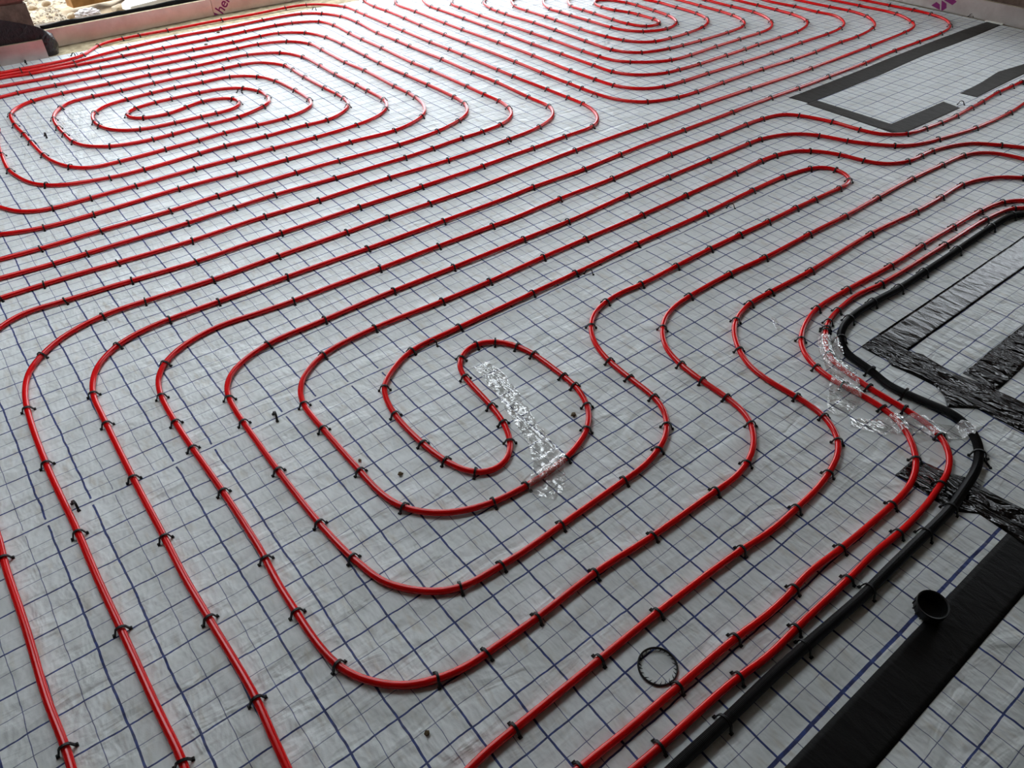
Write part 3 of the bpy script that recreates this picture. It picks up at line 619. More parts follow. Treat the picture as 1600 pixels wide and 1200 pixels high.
# ------------------------------------------------------------------ clips
def clip_mesh(name, r, mat):
    """an arched staple: flat bar bent over the pipe, splayed legs, small flanged feet"""
    prof = []
    wide = r + 0.0016
    prof.append((-(wide + 0.0058), 0.0012))
    prof.append((-(wide + 0.0030), r * 0.45))
    for a in np.linspace(math.radians(172), math.radians(8), 11):
        prof.append((math.cos(a) * (wide + 0.0004), r + 0.0010 + math.sin(a) * (r + 0.0016)))
    prof.append((wide + 0.0030, r * 0.45))
    prof.append((wide + 0.0058, 0.0012))
    hw, th = 0.0026, 0.0027
    V, F = [], []
    P = np.array(prof)
    T = np.gradient(P, axis=0)
    T /= np.hypot(*T.T)[:, None]
    N = np.stack([-T[:, 1], T[:, 0]], 1)
    for (x, z), (nx, nz) in zip(P, N):
        for sx, st in ((-1, 0), (1, 0), (1, 1), (-1, 1)):
            V.append((sx * hw, x + nx * th * st, z + nz * th * st))
    n = len(P)
    for i in range(n - 1):
        b = i * 4
        for j in range(4):
            F.append((b + j, b + (j + 1) % 4, b + 4 + (j + 1) % 4, b + 4 + j))
    F.append((3, 2, 1, 0))
    F.append((n * 4 - 4, n * 4 - 3, n * 4 - 2, n * 4 - 1))
    # flanged feet
    for s in (-1, 1):
        y = s * (wide + 0.0066)
        k = len(V)
        for zz, g in ((0.0, 0.0040), (0.0030, 0.0036), (0.0052, 0.0020)):
            for dx, dy in ((-1, -1), (1, -1), (1, 1), (-1, 1)):
                V.append((dx * g * 0.95, y + dy * g * 0.8, zz))
        for lv in range(2):
            for j in range(4):
                F.append((k + lv * 4 + j, k + lv * 4 + (j + 1) % 4, k + lv * 4 + 4 + (j + 1) % 4, k + lv * 4 + 4 + j))
        F.append((k + 8, k + 9, k + 10, k + 11))
        F.append((k + 3, k + 2, k + 1, k))
    me = bpy.data.meshes.new(name)
    me.from_pydata(V, [], F)
    me.materials.append(mat)
    me.update()
    return me

CLIP_ME = clip_mesh('pipe_clip', 0.008, M['black'])
CLIP_BIG = clip_mesh('conduit_clip', 0.0119, M['black'])
CAM = np.array(cam.matrix_world.translation)
FWD = -np.array(cam.matrix_world.col[2][:3])
RGT = np.array(cam.matrix_world.col[0][:3])
UPV = np.array(cam.matrix_world.col[1][:3])
def in_view(x, y):
    d = np.array((x, y, 0.01)) - CAM
    w = d @ FWD
    f = cam_data.lens / 36.0 * 1600
    return abs(d @ RGT) / w * f < 805 and abs(d @ UPV) / w * f < 605
CLIPS = [c for c in CLIPS if in_view(c[0], c[1])]
CLIPS.sort(key=lambda c: (c[0] - CAM[0]) ** 2 + (c[1] - CAM[1]) ** 2)
SECTIONS = {'conduit': [(0, 99, 0, '# clip up from the bottom on the black corrugated conduit')],
 'p1': [(0, 33, 1, '# black clip from the front end on the pipe nearest the far board')],
 'p10': [(0, 99, 0, '# black clip up from the bottom on the third pipe from the conduit')],
 'p11': [(0, 99, 0, '# black clip up from the bottom on the second pipe from the conduit')],
 'p12': [(0, 99, 0, '# black clip up from the bottom on the pipe next to the conduit')],
 'p2': [(0, 27, 1, '# black clip from its lower left end, second pipe from the far board')],
 'p3': [(0, 29, 1, '# black clip from its lower left end, third pipe from the far board')],
 'p4': [(0, 24, 1, '# black clip from its lower left end, fourth pipe from the far board')],
 'p5': [(0, 22, 1, '# black clip from its lower left end, pipe hugging the far left coil')],
 'p6': [(0, 23, 0, '# black clip along the far left coil from its outer lower left end'),
        (24, 35, 0, '# black clip down the left and lower side of the far left coil second turn'),
        (36, 67, 0, '# black clip on the inner turns of the far left oval coil'),
        (68, 99, 1, '# black clip from the far left coil end at the left picture edge')],
 'p7': [(0, 5, 0, '# black clip up from the bottom on the second pipe from bottom left'),
        (6, 22, 0, '# black clip after the left bend of the outermost top centre coil pipe'),
        (23, 162, 0, '# black clip along the inner turns of the top centre coil'),
        (163, 182, 0, '# black clip from the far right on the outer turn of the top centre coil'),
        (183, 190, 1, '# black clip up from the bottom on the third pipe from bottom left')],
 'p8': [(0, 12, 0, '# black clip from the right edge on the pipe nearest the far right tape'),
        (13, 21, 0, '# black clip on the long upper run of the outer foreground U pipe'),
        (22, 29, 0, '# black clip down the left side of the outer foreground U pipe'),
        (30, 36, 0, '# black clip along the front right side of the outer foreground U pipe'),
        (37, 41, 0, '# black clip up the inner S-bend of the outer foreground U pipe'),
        (42, 50, 1, '# black clip from the right end of the outer foreground U pipe lower run')],
 'p9': [(0, 5, 0, '# black clip from the right edge on the second wavy pipe at right'),
        (6, 16, 0, '# black clip on the straight run above the foreground coil outer turn'),
        (17, 22, 0, '# black clip down the left side of the foreground coil outer turn'),
        (23, 27, 0, '# black clip along the front right of the foreground coil outer turn'),
        (28, 32, 0, '# black clip up the S-bend right of the centre loop, nearest the loop'),
        (33, 41, 0, '# black clip on the lower pipe leading up to the U-turn end'),
        (42, 50, 0, '# black clip back down the upper pipe from the U-turn end'),
        (51, 60, 0, '# black clip round the innermost loop of the foreground coil'),
        (61, 70, 0, '# black clip over the top and right of the foreground centre loop'),
        (71, 76, 0, '# black clip under and up the left of the foreground centre loop'),
        (77, 87, 0, '# black clip on the straight run just above the foreground centre loop'),
        (88, 94, 0, '# black clip on the third wavy pipe at the right')]}
def ordinal(n):
    w = ('first', 'second', 'third', 'fourth', 'fifth', 'sixth', 'seventh', 'eighth', 'ninth', 'tenth', 'eleventh', 'twelfth')
    if n <= 12:
        return w[n - 1]
    return '%d%s' % (n, 'th' if 10 <= n % 100 <= 20 else {1: 'st', 2: 'nd', 3: 'rd'}.get(n % 10, 'th'))
def clip_label(key, num):
    for lo, hi, rev, text in SECTIONS[key]:
        if lo <= num <= hi:
            return text.replace('#', ordinal(hi - num + 1 if rev else num - lo + 1))
n_single = 0
rest = []
for x, y, a, key, num in CLIPS:
    tilt = random.gauss(0, 0.10)
    yaw = a + random.gauss(0, 0.07)
    z = float(film_z(x, y)) + 0.0006
    if key == 'conduit' or n_single < 300:
        o = bpy.data.objects.new('conduit_clip' if key == 'conduit' else 'pipe_clip', CLIP_BIG if key == 'conduit' else CLIP_ME)
        o.location = (x, y, z)
        o.rotation_euler = (0, tilt, yaw)
        COL.objects.link(o)
        tag(o, clip_label(key, num), 'clip', 'clips on the black conduit' if key == 'conduit' else 'clips holding down the red pipes')
        if key != 'conduit':
            n_single += 1
    else:
        rest.append(Matrix.Translation((x, y, z)) @ Matrix.Rotation(yaw, 4, 'Z') @ Matrix.Rotation(tilt, 4, 'Y'))
bm = bmesh.new()
for mt in rest:
    n0 = len(bm.verts)
    bm.from_mesh(CLIP_ME)
    bm.verts.ensure_lookup_table()
    for v in bm.verts[n0:]:
        v.co = mt @ v.co
me = bpy.data.meshes.new('distant_clips')
bm.to_mesh(me)
bm.free()
me.materials.append(M['black'])
o = bpy.data.objects.new('distant_clips', me)
COL.objects.link(o)
o['label'] = 'black plastic clips on the red pipes of the two far coils'
o['category'] = 'clips'
o['kind'] = 'stuff'

# stray clips standing in the film with no pipe under them
STRAY = [(0.254, 3.052, 0.05, 0.15, 'stray black clip inside the second bend of the far left coil'),
 (0.273, 0.608, -0.1, 0.15, 'stray black clip left of the foreground coil, beside a pipe bend'),
 (-0.236, 0.613, 0.22, 0.15, 'stray black clip beside the leftmost full length of pipe'),
 (0.785, 0.61, 0.6, 0.5, 'stray black clip just above the foreground coil centre loop'),
 (2.191, 0.616, 0.7, 0.3, 'stray black clip on the film joint below the far U-turn'),
 (1.425, 0.607, 0.7, 0.3, 'stray black clip on the film joint left of the pipe bends'),
 (5.576, 1.36, 0.3, 0.3, 'stray black clip against the far right upstand board'),
 (3.981, 0.609, 0.6, 0.5, 'stray black clip in the gap between the far right tapes'),
 (0.422, 4.252, 0.04, 0.15, 'stray black clip in front of the short pink-lit board'),
 (0.669, 4.218, 0.6, 0.5, 'stray black clip where the three joined pipes fan out'),
 (2.233, 4.244, 0.5, 0.3, 'stray black clip between the two farthest pipe bends'),
 (1.882, 1.657, 0.6, 0.4, 'stray black clip under a pipe in the middle distance'),
 (2.606, 1.84, 0.5, 0.2, 'stray black clip below the sweeping bend at top centre'),
 (1.622, -0.673, 2.2, 0.9, 'stray black clip lying just outside the conduit bend'),
 (1.19, 3.036, 0.7, 0.4, 'stray black clip above the end of the far left coil centre')]
for x, y, yaw, lean, lab in STRAY:
    o = bpy.data.objects.new('stray_clip', CLIP_ME)
    o.location = (x, y, float(film_z(x, y)) + 0.0004)
    o.rotation_euler = (0, lean, yaw)
    COL.objects.link(o)
    tag(o, lab, 'clip', 'stray clips away from the pipes')

# ------------------------------------------------------------------ tape
def tape(name, outline_edges, mat, label, step=0.012, amp=1.0, lift=0.0010):
    """a strip of tape: two long edges (lists of xy), laid on the film, 0.4 mm thick"""
    A = np.array(outline_edges[0], float)
    B = np.array(outline_edges[1], float)
    def res(P, n):
        s = np.concatenate([[0], np.cumsum(np.hypot(*np.diff(P, axis=0).T))])
        u = np.linspace(0, s[-1], n)
        return np.stack([np.interp(u, s, P[:, 0]), np.interp(u, s, P[:, 1])], 1)
    L = np.hypot(*np.diff(A, axis=0).T).sum()
    n = max(3, int(L / step))
    A, B = res(A, n), res(B, n)
    m = 8
    t = np.linspace(0, 1, m + 1)
    P = A[:, None] * (1 - t)[None, :, None] + B[:, None] * t[None, :, None]
    X, Y = P[..., 0], P[..., 1]
    Zt = film_z(X, Y) + lift
    k = rng.uniform(0, 6.28, 4)
    Zt = Zt + amp * 0.0010 * (1 + np.sin(90 * (X * 0.7 + Y * 0.7) + k[0] + 2 * np.sin(25 * X + k[1])) * np.sin(31 * Y - 17 * X + k[2]))
    V = np.concatenate([np.stack([X, Y, Zt], -1).reshape(-1, 3), np.stack([X, Y, film_z(X, Y) + 0.0002], -1).reshape(-1, 3)])
    w = m + 1
    N = n * w
    F = []
    for i in range(n - 1):
        for j in range(m):
            a = i * w + j
            F.append((a, a + 1, a + w + 1, a + w))
            F.append((N + a, N + a + w, N + a + w + 1, N + a + 1))
    for i in range(n - 1):
        a = i * w
        F.append((a, a + w, N + a + w, N + a))
        a = i * w + m
        F.append((a, N + a, N + a + w, a + w))
    for j in range(m):
        F.append((j, N + j, N + j + 1, j + 1))
        a = (n - 1) * w + j
        F.append((a, a + 1, N + a + 1, N + a))
    bm = bmesh.new()
    vs = [bm.verts.new(v) for v in V]
    for f in F:
        bm.faces.new([vs[q] for q in f]).smooth = (max(f) < N)
    bmesh.ops.recalc_face_normals(bm, faces=bm.faces[:])
    me = bpy.data.meshes.new(name)
    bm.to_mesh(me)
    bm.free()
    me.materials.append(mat)
    o = bpy.data.objects.new(name, me)
    COL.objects.link(o)
    return tag(o, label, 'tape', 'black tape strips stuck to the floor film')

tape('floor_tape', ([(3.387, 1.212), (3.93, 1.218), (4.63, 1.239), (5.22, 1.249), (5.555, 1.240)], [(3.40, 1.10), (4.068, 1.108), (4.6, 1.136), (4.991, 1.134), (5.555, 1.15)]), M['tape_matt'], 'long dusty black tape running out to the far right kerb board', amp=0.4)
tape('floor_tape', ([(3.380, 1.102), (3.378, 0.60)], [(3.468, 1.10), (3.473, 0.69)]), M['tape_matt'], 'short dusty black tape joining the two taped sides at the far right', amp=0.4)
tape('floor_tape', ([(3.38, 0.692), (3.955, 0.686)], [(3.40, 0.592), (3.937, 0.591)]), M['tape_matt'], 'dusty black tape nearest the red pipe bend at the far right', amp=0.4, lift=0.0016)
tape('floor_tape', ([(4.139, 0.694), (4.38, 0.705), (4.63, 0.728), (4.867, 0.700), (5.2, 0.70)], [(4.154, 0.612), (4.4, 0.618), (4.7, 0.622), (4.9, 0.61), (5.2, 0.60)]), M['tape_matt'], 'dusty black tape with a ragged edge at the right edge of the picture', amp=0.4)
tape('floor_tape', ([(1.890, -0.198), (2.332, -0.199), (3.4, -0.194)], [(1.892, -0.299), (2.306, -0.299), (3.4, -0.302)]), M['tape_crinkle'], 'shiny crinkled black tape beside the straight run of conduit', step=0.006, amp=0.5)
tape('floor_tape', ([(1.797, -0.200), (1.795, -0.257), (1.806, -0.276), (1.786, -0.307), (1.795, -0.36), (1.800, -0.43), (1.78, -0.47), (1.74, -0.50), (1.80, -0.552), (1.811, -0.85)], [(1.888, -0.200), (1.885, -0.30), (1.905, -0.336), (1.897, -0.404), (1.893, -0.448), (1.91, -0.50), (1.93, -0.52), (1.915, -0.552), (1.938, -0.85)]), M['tape_gloss'], 'crumpled shiny black tape by the outer bend of the conduit', step=0.006, amp=1.3, lift=0.0018)
tape('floor_tape', ([(1.915, -0.453), (1.971, -0.454), (2.092, -0.452), (2.7, -0.456)], [(1.915, -0.552), (2.015, -0.551), (2.09, -0.548), (2.7, -0.55)]), M['tape_gloss'], 'wrinkled shiny black tape inside the taped rectangle at the right', step=0.006, amp=1.3)
tape('floor_tape', ([(1.399, -0.545), (1.405, -0.60), (1.399, -0.67), (1.41, -0.705), (1.44, -0.735), (1.428, -0.90)], [(1.475, -0.545), (1.50, -0.575), (1.51, -0.62), (1.537, -0.676), (1.529, -0.723), (1.548, -0.90)]), M['tape_gloss'], 'crumpled black tape passing under the two pipe bends and conduit', step=0.006, amp=0.8)
tape('floor_tape', ([(-0.2, -0.803), (0.594, -0.803), (1.246, -0.804), (2.6, -0.804)], [(-0.2, -0.904), (0.722, -0.904), (1.299, -0.903), (2.6, -0.904)]), M['tape_flat'], 'wide flat black tape crossing the bottom right corner', amp=0.05, lift=0.0012)

# ------------------------------------------------------------------ kerb boards
def kerb(name, a, b, h, thick, label, side=1):
    """upright foil-faced board from a to b, front face on the line, thickness away from the room"""
    a, b = np.array(a), np.array(b)
    d = (b - a) / np.hypot(*(b - a))
    n = np.array((-d[1], d[0])) * side
    root = empty(name, (a[0], a[1], 0))
    c = [a, b, b + n * thick, a + n * thick]
    def prism(nm, pts, z0, z1, mat):
        V = [(p[0] - a[0], p[1] - a[1], z) for z in (z0, z1) for p in pts]
        return mesh_obj(nm, V, [(3, 2, 1, 0), (4, 5, 6, 7), (0, 1, 5, 4), (1, 2, 6, 5), (2, 3, 7, 6), (3, 0, 4, 7)], mat, root)
    core = [a + n * 0.0012, b + n * 0.0012, b + n * (thick - 0.0012), a + n * (thick - 0.0012)]
    prism('foam_core', core, 0.0, h - 0.0005, M['buff'])
    prism('foil_face', [a, b, b + n * 0.0012, a + n * 0.0012], 0.0, h, M['kerb'])
    prism('foil_back', [a + n * (thick - 0.0012), b + n * (thick - 0.0012), b + n * thick, a + n * thick], 0.0, h, M['kerb'])
    tag(root, label, 'board', 'foil-faced upstand boards round the floor edge')
    return root, d, n

kb1, _, _ = kerb('upstand_board', (0.60, 4.470), (1.646, 4.552), 0.100, 0.025, 'plain foil-faced upstand board between the pier and the purple lettering')
kb2, d2, n2 = kerb('upstand_board', (1.648, 4.552), (3.30, 4.585), 0.101, 0.025, 'foil-faced upstand board printed with purple letters on the far side')
kb3, _, _ = kerb('upstand_board', (0.300, 4.288), (0.553, 4.286), 0.0985, 0.016, 'short pink-lit upstand board against the black wrapped pier')
kb4, d4, n4 = kerb('upstand_board', (5.580, 4.50), (5.580, -1.2), 0.112, 0.022, 'grey foil-faced upstand board with purple logo on the far right')

def print_text(parent, origin, u, up, text, size, angle, clip, label):
    cu = bpy.data.curves.new('lettering', 'FONT')
    cu.body = text
    cu.size = size
    cu.extrude = 0.0
    cu.offset = 0.0012
    tmp = bpy.data.objects.new('lettering', cu)
    COL.objects.link(tmp)
    dg = bpy.context.evaluated_depsgraph_get()
    me = bpy.data.meshes.new_from_object(tmp.evaluated_get(dg))
    bpy.data.objects.remove(tmp)
    bm = bmesh.new()
    bm.from_mesh(me)
    bmesh.ops.rotate(bm, verts=bm.verts[:], cent=(0, 0, 0), matrix=Matrix.Rotation(angle, 3, 'Z'))
    bmesh.ops.translate(bm, verts=bm.verts[:], vec=(origin[0], origin[1], 0))
    x0, x1, z0, z1 = clip
    for co, no in (((x0, 0, 0), (-1, 0, 0)), ((x1, 0, 0), (1, 0, 0)), ((0, z0, 0), (0, -1, 0)), ((0, z1, 0), (0, 1, 0))):
        bmesh.ops.bisect_plane(bm, geom=bm.verts[:] + bm.edges[:] + bm.faces[:], plane_co=co, plane_no=no, clear_outer=True)
    for v in bm.verts:
        s, z = v.co.x, v.co.y
        v.co = Vector((u[0] * s + up[0] * 0.0006, u[1] * s + up[1] * 0.0006, z))
    bm.to_mesh(me)
    bm.free()
    me.materials.clear()
    me.materials.append(M['purple'])
    o = bpy.data.objects.new('lettering', me)
    COL.objects.link(o)
    o.parent = parent
    o['label'] = label
    return o
print_text(kb2, (0.056, -0.005), d2, -n2, 'her', 0.088, math.radians(47), (0.001, 0.6, 0.001, 0.0985), 'purple slanting letters')
mesh_obj('lettering', [(d2[0] * a - n2[0] * 0.0006, d2[1] * a - n2[1] * 0.0006, z) for a, z in ((0.001, 0.020), (0.001, 0.001), (0.034, 0.001))], [(0, 1, 2)], M['purple'], kb2)
print_text(kb2, (0.66, -0.055), d2, -n2, 'm', 0.088, math.radians(47), (0.6, 0.74, 0.001, 0.05), 'purple slanting letters')

def logo():
    quads = [[(1.643, .020), (1.617, .047), (1.588, .036), (1.574, .003)],
             [(1.586, .064), (1.546, .049), (1.536, .023), (1.557, .003), (1.566, .003)],
             [(1.571, .067), (1.505, .048), (1.485, .073), (1.530, .094)]]
    for q in quads:
        V = [(-0.0006, y - 4.50, z) for y, z in q] + [(-0.0001, y - 4.50, z) for y, z in q]
        n = len(q)
        F = [tuple(range(n)), tuple(range(2 * n - 1, n - 1, -1))] + [(i, (i + 1) % n, n + (i + 1) % n, n + i) for i in range(n)]
        o = mesh_obj('logo_shape', V, F, M['purple'], kb4)
        o['label'] = 'purple logo shape'
logo()

# thin white strip where the long tape meets the right-hand board
o = box('edge_strip', 5.552, 5.5785, 1.145, 1.255, 0.0, 0.007, M['white'], None, 0.0015)
tag(o, 'thin white strip at the end of the far black tape', 'strip')

# ------------------------------------------------------------------ membrane on the pier and sill
def membrane_wrap():
    path = [(-0.9, 4.309), (-0.4, 4.309), (0.0, 4.309), (0.30, 4.3085), (0.45, 4.3085), (0.535, 4.3085), (0.556, 4.308), (0.575, 4.306), (0.600, 4.318), (0.622, 4.345), (0.632, 4.385), (0.622, 4.425), (0.596, 4.445), (0.566, 4.455), (0.556, 4.49), (0.556, 4.60)]
    top = [0.55, 0.42, 0.335, 0.262, 0.208, 0.175, 0.165, 0.150, 0.128, 0.110, 0.098, 0.094, 0.096, 0.10, 0.11, 0.12]
    m = 9
    V, F = [], []
    for k, ((x, y), t) in enumerate(zip(path, top)):
        for j in range(m + 1):
            f = j / m
            bulge = 0.0
            if 6 <= k <= 13:
                bulge = 0.010 * math.sin(f * math.pi) + 0.005 * math.sin(f * 9 + k * 1.7)
            V.append((x + bulge * (0.8 if k > 7 else 0.2), y - bulge * 0.25, f * t))
    for k in range(len(path) - 1):
        for j in range(m):
            a = k * (m + 1) + j
            F.append((a, a + m + 1, a + m + 2, a + 1))
    o = mesh_obj('damp_membrane', V, F, M['membrane'], None, True)
    md = o.modifiers.new('thick', 'SOLIDIFY')
    md.thickness = 0.0012
    md.offset = 1
    s = o.modifiers.new('sub', 'SUBSURF')
    s.levels = s.render_levels = 2
    tag(o, 'black plastic membrane wrapped round the foot of the brick pier', 'membrane')
membrane_wrap()

def sill_membrane():
    n = 160
    X = np.linspace(0.60, 5.50, n)
    V, F = [], []
    for i, x in enumerate(X):
        yb = 4.470 + 0.0262 + (x - 0.60) * 0.0784 if x < 1.648 else 4.552 + 0.0258 + (x - 1.648) * 0.02
        w = 0.004 * noise.noise(Vector((x * 11, 0, 0))) + 0.002 * noise.noise(Vector((x * 37, 3, 0)))
        top = 0.118 + 0.012 * max(0.0, noise.noise(Vector((x * 6, 8, 0)))) + w
        for y, z in ((yb + 0.016, 0.0), (yb + 0.013 + w, 0.05), (yb + 0.012 + w, top - 0.006), (yb + 0.016 + w, top), (yb + 0.030, top - 0.004), (yb + 0.05, 0.088)):
            V.append((x, y, z))
    m = 6
    for i in range(n - 1):
        for j in range(m - 1):
            a = i * m + j
            F.append((a, a + m, a + m + 1, a + 1))
    o = mesh_obj('sill_membrane', V, F, M['tape_flat'], None, True)
    md = o.modifiers.new('thick', 'SOLIDIFY')
    md.thickness = 0.0012
    md.offset = 1
    tag(o, 'long black membrane standing up behind the far upstand boards', 'membrane')
sill_membrane()

# ------------------------------------------------------------------ small things on the floor
def ring():
    root = empty('toothed_ring', (0.557, -0.531, float(film_z(0.557, -0.531)) + 0.0036))
    R, r = 0.0385, 0.0026
    V, F = [], []
    n, m = 56, 8
    for i in range(n):
        a = 2 * math.pi * i / n
        for j in range(m):
            b = 2 * math.pi * j / m
            rr = R + r * 0.75 * math.cos(b)
            V.append((rr * math.cos(a), rr * math.sin(a), 1.35 * r * math.sin(b)))
    for i in range(n):
        for j in range(m):
            F.append((i * m + j, ((i + 1) % n) * m + j, ((i + 1) % n) * m + (j + 1) % m, i * m + (j + 1) % m))
    mesh_obj('hoop', V, F, M['black'], root, True)
    for k in range(22):
        a = 2 * math.pi * k / 22 + random.uniform(-0.05, 0.05)
        L = random.uniform(0.004, 0.0075)
        sk = random.uniform(0.25, 0.6)
        p = lambda rad, an, z: (rad * math.cos(an), rad * math.sin(an), z)
        base = R - r * 0.6
        V = []
        for z in (-0.0012, 0.0012):
            V += [p(base, a - 0.035, z), p(base, a + 0.035, z), p(base - L, a + sk * L / R * 1.6 + 0.02, z * 0.5)]
        mesh_obj('tooth', V, [(2, 1, 0), (3, 4, 5), (0, 1, 4, 3), (1, 2, 5, 4), (2, 0, 3, 5)], M['black'], root)
    root.rotation_euler = (0.04, -0.03, 0.3)
    tag(root, 'black plastic ring with inward teeth lying by a red pipe', 'ring')
ring()

def cap():
    x, y = 1.093, -0.796
    root = empty('end_fitting', (x, y, float(film_z(x, y)) + 0.0045))
    prof = [(0.0, 0.003), (0.0265, 0.003), (0.0275, 0.010), (0.0285, 0.029), (0.0315, 0.0305), (0.0325, 0.029), (0.0325, 0.025), (0.0305, 0.023), (0.0300, 0.004), (0.0280, 0.0), (0.0, 0.0)]
    n = 40
    V, F = [], []
    for rr, z in prof:
        for i in range(n):
            a = 2 * math.pi * i / n
            V.append((rr * math.cos(a), rr * math.sin(a), z))
    for k in range(len(prof) - 1):
        for i in range(n):
            F.append((k * n + i, k * n + (i + 1) % n, (k + 1) * n + (i + 1) % n, (k + 1) * n + i))
    bm = bmesh.new()
    vs = [bm.verts.new(v) for v in V]
    for f in F:
        bm.faces.new([vs[q] for q in f])
    bmesh.ops.remove_doubles(bm, verts=bm.verts[:], dist=1e-5)
    bmesh.ops.recalc_face_normals(bm, faces=bm.faces[:])
    me = bpy.data.meshes.new('cup')
    bm.to_mesh(me)
    bm.free()
    me.materials.append(M['black'])
    o = bpy.data.objects.new('cup', me)
    COL.objects.link(o)
    o.parent = root
    for k in range(16):
        a = 2 * math.pi * k / 16
        b = box('grip_rib', 0.0300, 0.0322, -0.0012, 0.0012, 0.003, 0.024, M['black'], root)
        b.rotation_euler = (0, 0, a)
    root.rotation_euler = (0.10, -0.12, 0)
    tag(root, 'round black plastic cap, open side up, on the wide black tape', 'cap')
cap()

def drape(x, y, gap=0.0008):
    """height of a loose film lying over floor and pipes"""
    z = float(film_z(x, y)) + 0.0012
    for C, rad in PIPE_PTS:
        d2 = ((C[:, 0] - x) ** 2 + (C[:, 1] - y) ** 2).min()
        d = math.sqrt(d2)
        if d < rad + 0.012:
            top = 2 * rad + 0.003
            z = max(z, top if d < rad + 0.003 else top * (1 - (d - rad - 0.003) / 0.009) ** 1.0)
    return z + gap

def scrap(name, path, width, label, crumple=0.004, step=0.004, seed=1):
    """a crumpled ribbon of clear film laid along a path"""
    P = np.array(path, float)
    s = np.concatenate([[0], np.cumsum(np.hypot(*np.diff(P, axis=0).T))])
    n = int(s[-1] / step)
    u = np.linspace(0, s[-1], n)
    C = np.stack([np.interp(u, s, P[:, 0]), np.interp(u, s, P[:, 1])], 1)
    W = np.interp(u, s, width)
    T = np.gradient(C, axis=0)
    T /= np.hypot(*T.T)[:, None]
    N = np.stack([-T[:, 1], T[:, 0]], 1)
    m = max(6, int(max(width) / step))
    V = []
    for i in range(n):
        for j in range(m + 1):
            t = j / m - 0.5
            e = 1 + 0.18 * noise.noise(Vector((i * 0.09, seed, 0.5 if j < m / 2 else 9)))
            q = C[i] + N[i] * W[i] * t * e
            q = q + 0.004 * np.array((noise.noise(Vector((q[0] * 70, q[1] * 70, seed))), noise.noise(Vector((q[0] * 70, q[1] * 70, seed + 7)))))
            h = abs(noise.noise(Vector((q[0] * 38, q[1] * 38, seed + 3)))) + 0.35 * abs(noise.noise(Vector((q[0] * 90, q[1] * 90, seed + 5))))
            V.append((q[0], q[1], drape(q[0], q[1]) + crumple * h))
    F = []
    for i in range(n - 1):
        for j in range(m):
            a = i * (m + 1) + j
            F.append((a, a + m + 1, a + m + 2, a + 1))
    o = mesh_obj(name, V, F, M['clear'], None, True)
    tag(o, label, 'plastic scrap', 'scraps of clear plastic film')
    return o

scrap('clear_film_scrap', [(0.847, 0.446), (0.842, 0.369), (0.823, 0.285), (0.799, 0.197), (0.776, 0.107), (0.757, 0.033), (0.705, -0.023), (0.658, -0.052)], [0.05, 0.06, 0.06, 0.055, 0.06, 0.08, 0.09, 0.07], 'long crumpled clear film scrap inside the foreground coil', 0.007, seed=1)
scrap('clear_film_scrap', [(1.745, -0.108), (1.683, -0.171), (1.631, -0.244), (1.563, -0.296), (1.474, -0.326)], [0.05, 0.06, 0.075, 0.085, 0.05], 'clear film scrap wrapped on the pipe beside the conduit bend', 0.006, seed=4)
scrap('clear_film_scrap', [(1.479, -0.367), (1.521, -0.426), (1.588, -0.469), (1.629, -0.527), (1.666, -0.569), (1.681, -0.599)], [0.035, 0.055, 0.06, 0.06, 0.05, 0.03], 'clear film strip lying across two pipes and the conduit', 0.004, seed=8)
scrap('clear_film_scrap', [(1.714, 0.060), (1.692, 0.029), (1.671, 0.003)], [0.012, 0.022, 0.016], 'tiny clear film scrap left of the double pipe bend', 0.006, seed=12)

def crumb(x, y, r, label):
    bm = bmesh.new()
    bmesh.ops.create_icosphere(bm, subdivisions=2, radius=r)
    for v in bm.verts:
        v.co *= 1 + 0.5 * noise.noise(v.co * (1.4 / r) + Vector((x * 50, y * 50, 0)))
        v.co.z = v.co.z * (0.7 if r < 0.009 else 0.3)
    lo = min(v.co.z for v in bm.verts)
    me = bpy.data.meshes.new('mud_crumb')
    bm.to_mesh(me)
    bm.free()
    me.materials.append(M['crumb'])
    o = bpy.data.objects.new('mud_crumb', me)
    o.location = (x, y, float(film_z(x, y)) - lo)
    COL.objects.link(o)
    tag(o, label, 'debris', 'mud crumbs on the film')
crumb(0.430, 0.221, 0.0060, 'brown mud crumb beside the foreground coil outer bend')
crumb(0.912, 0.113, 0.0070, 'brown mud crumb by the right side of the centre loop')
crumb(0.374, 0.327, 0.0040, 'grey mud crumb touching the pipe left of the centre loop')
crumb(0.128, -0.358, 0.0050, 'brown mud crumb low in the picture near bottom centre')
crumb(1.363, 3.957, 0.0110, 'grey dirt patch on the film far back at left')
crumb(1.518, 4.155, 0.0110, 'grey dirt patch on the film near the far board')

# ------------------------------------------------------------------ outside the opening
def outside():
    n, m = 150, 90
    X = np.linspace(-3, 9, n)
    Y = np.linspace(4.66, 9.5, m)
    Y = 4.66 + (Y - 4.66) ** 1.6 / (9.5 - 4.66) ** 0.6
    V = []
    for y in Y:
        for x in X:
            near = max(0.0, min(1.0, (y - 4.70) / 0.15))
            z = -0.03 + near * (0.045 * noise.noise(Vector((x * 2.2, y * 2.2, 0))) + 0.025 * noise.noise(Vector((x * 9, y * 9, 1))) + 0.012 * noise.noise(Vector((x * 31, y * 31, 2))) + 0.03)
            V.append((x, y, z))
    V = np.array(V)
    i = (np.arange(m - 1)[:, None] * n + np.arange(n - 1)[None, :]).ravel()
    Q = np.stack([i, i + 1, i + n + 1, i + n], 1)
    o = fast_mesh('ground', V, Q, M['stone'])
    o['kind'] = 'structure'
outside()

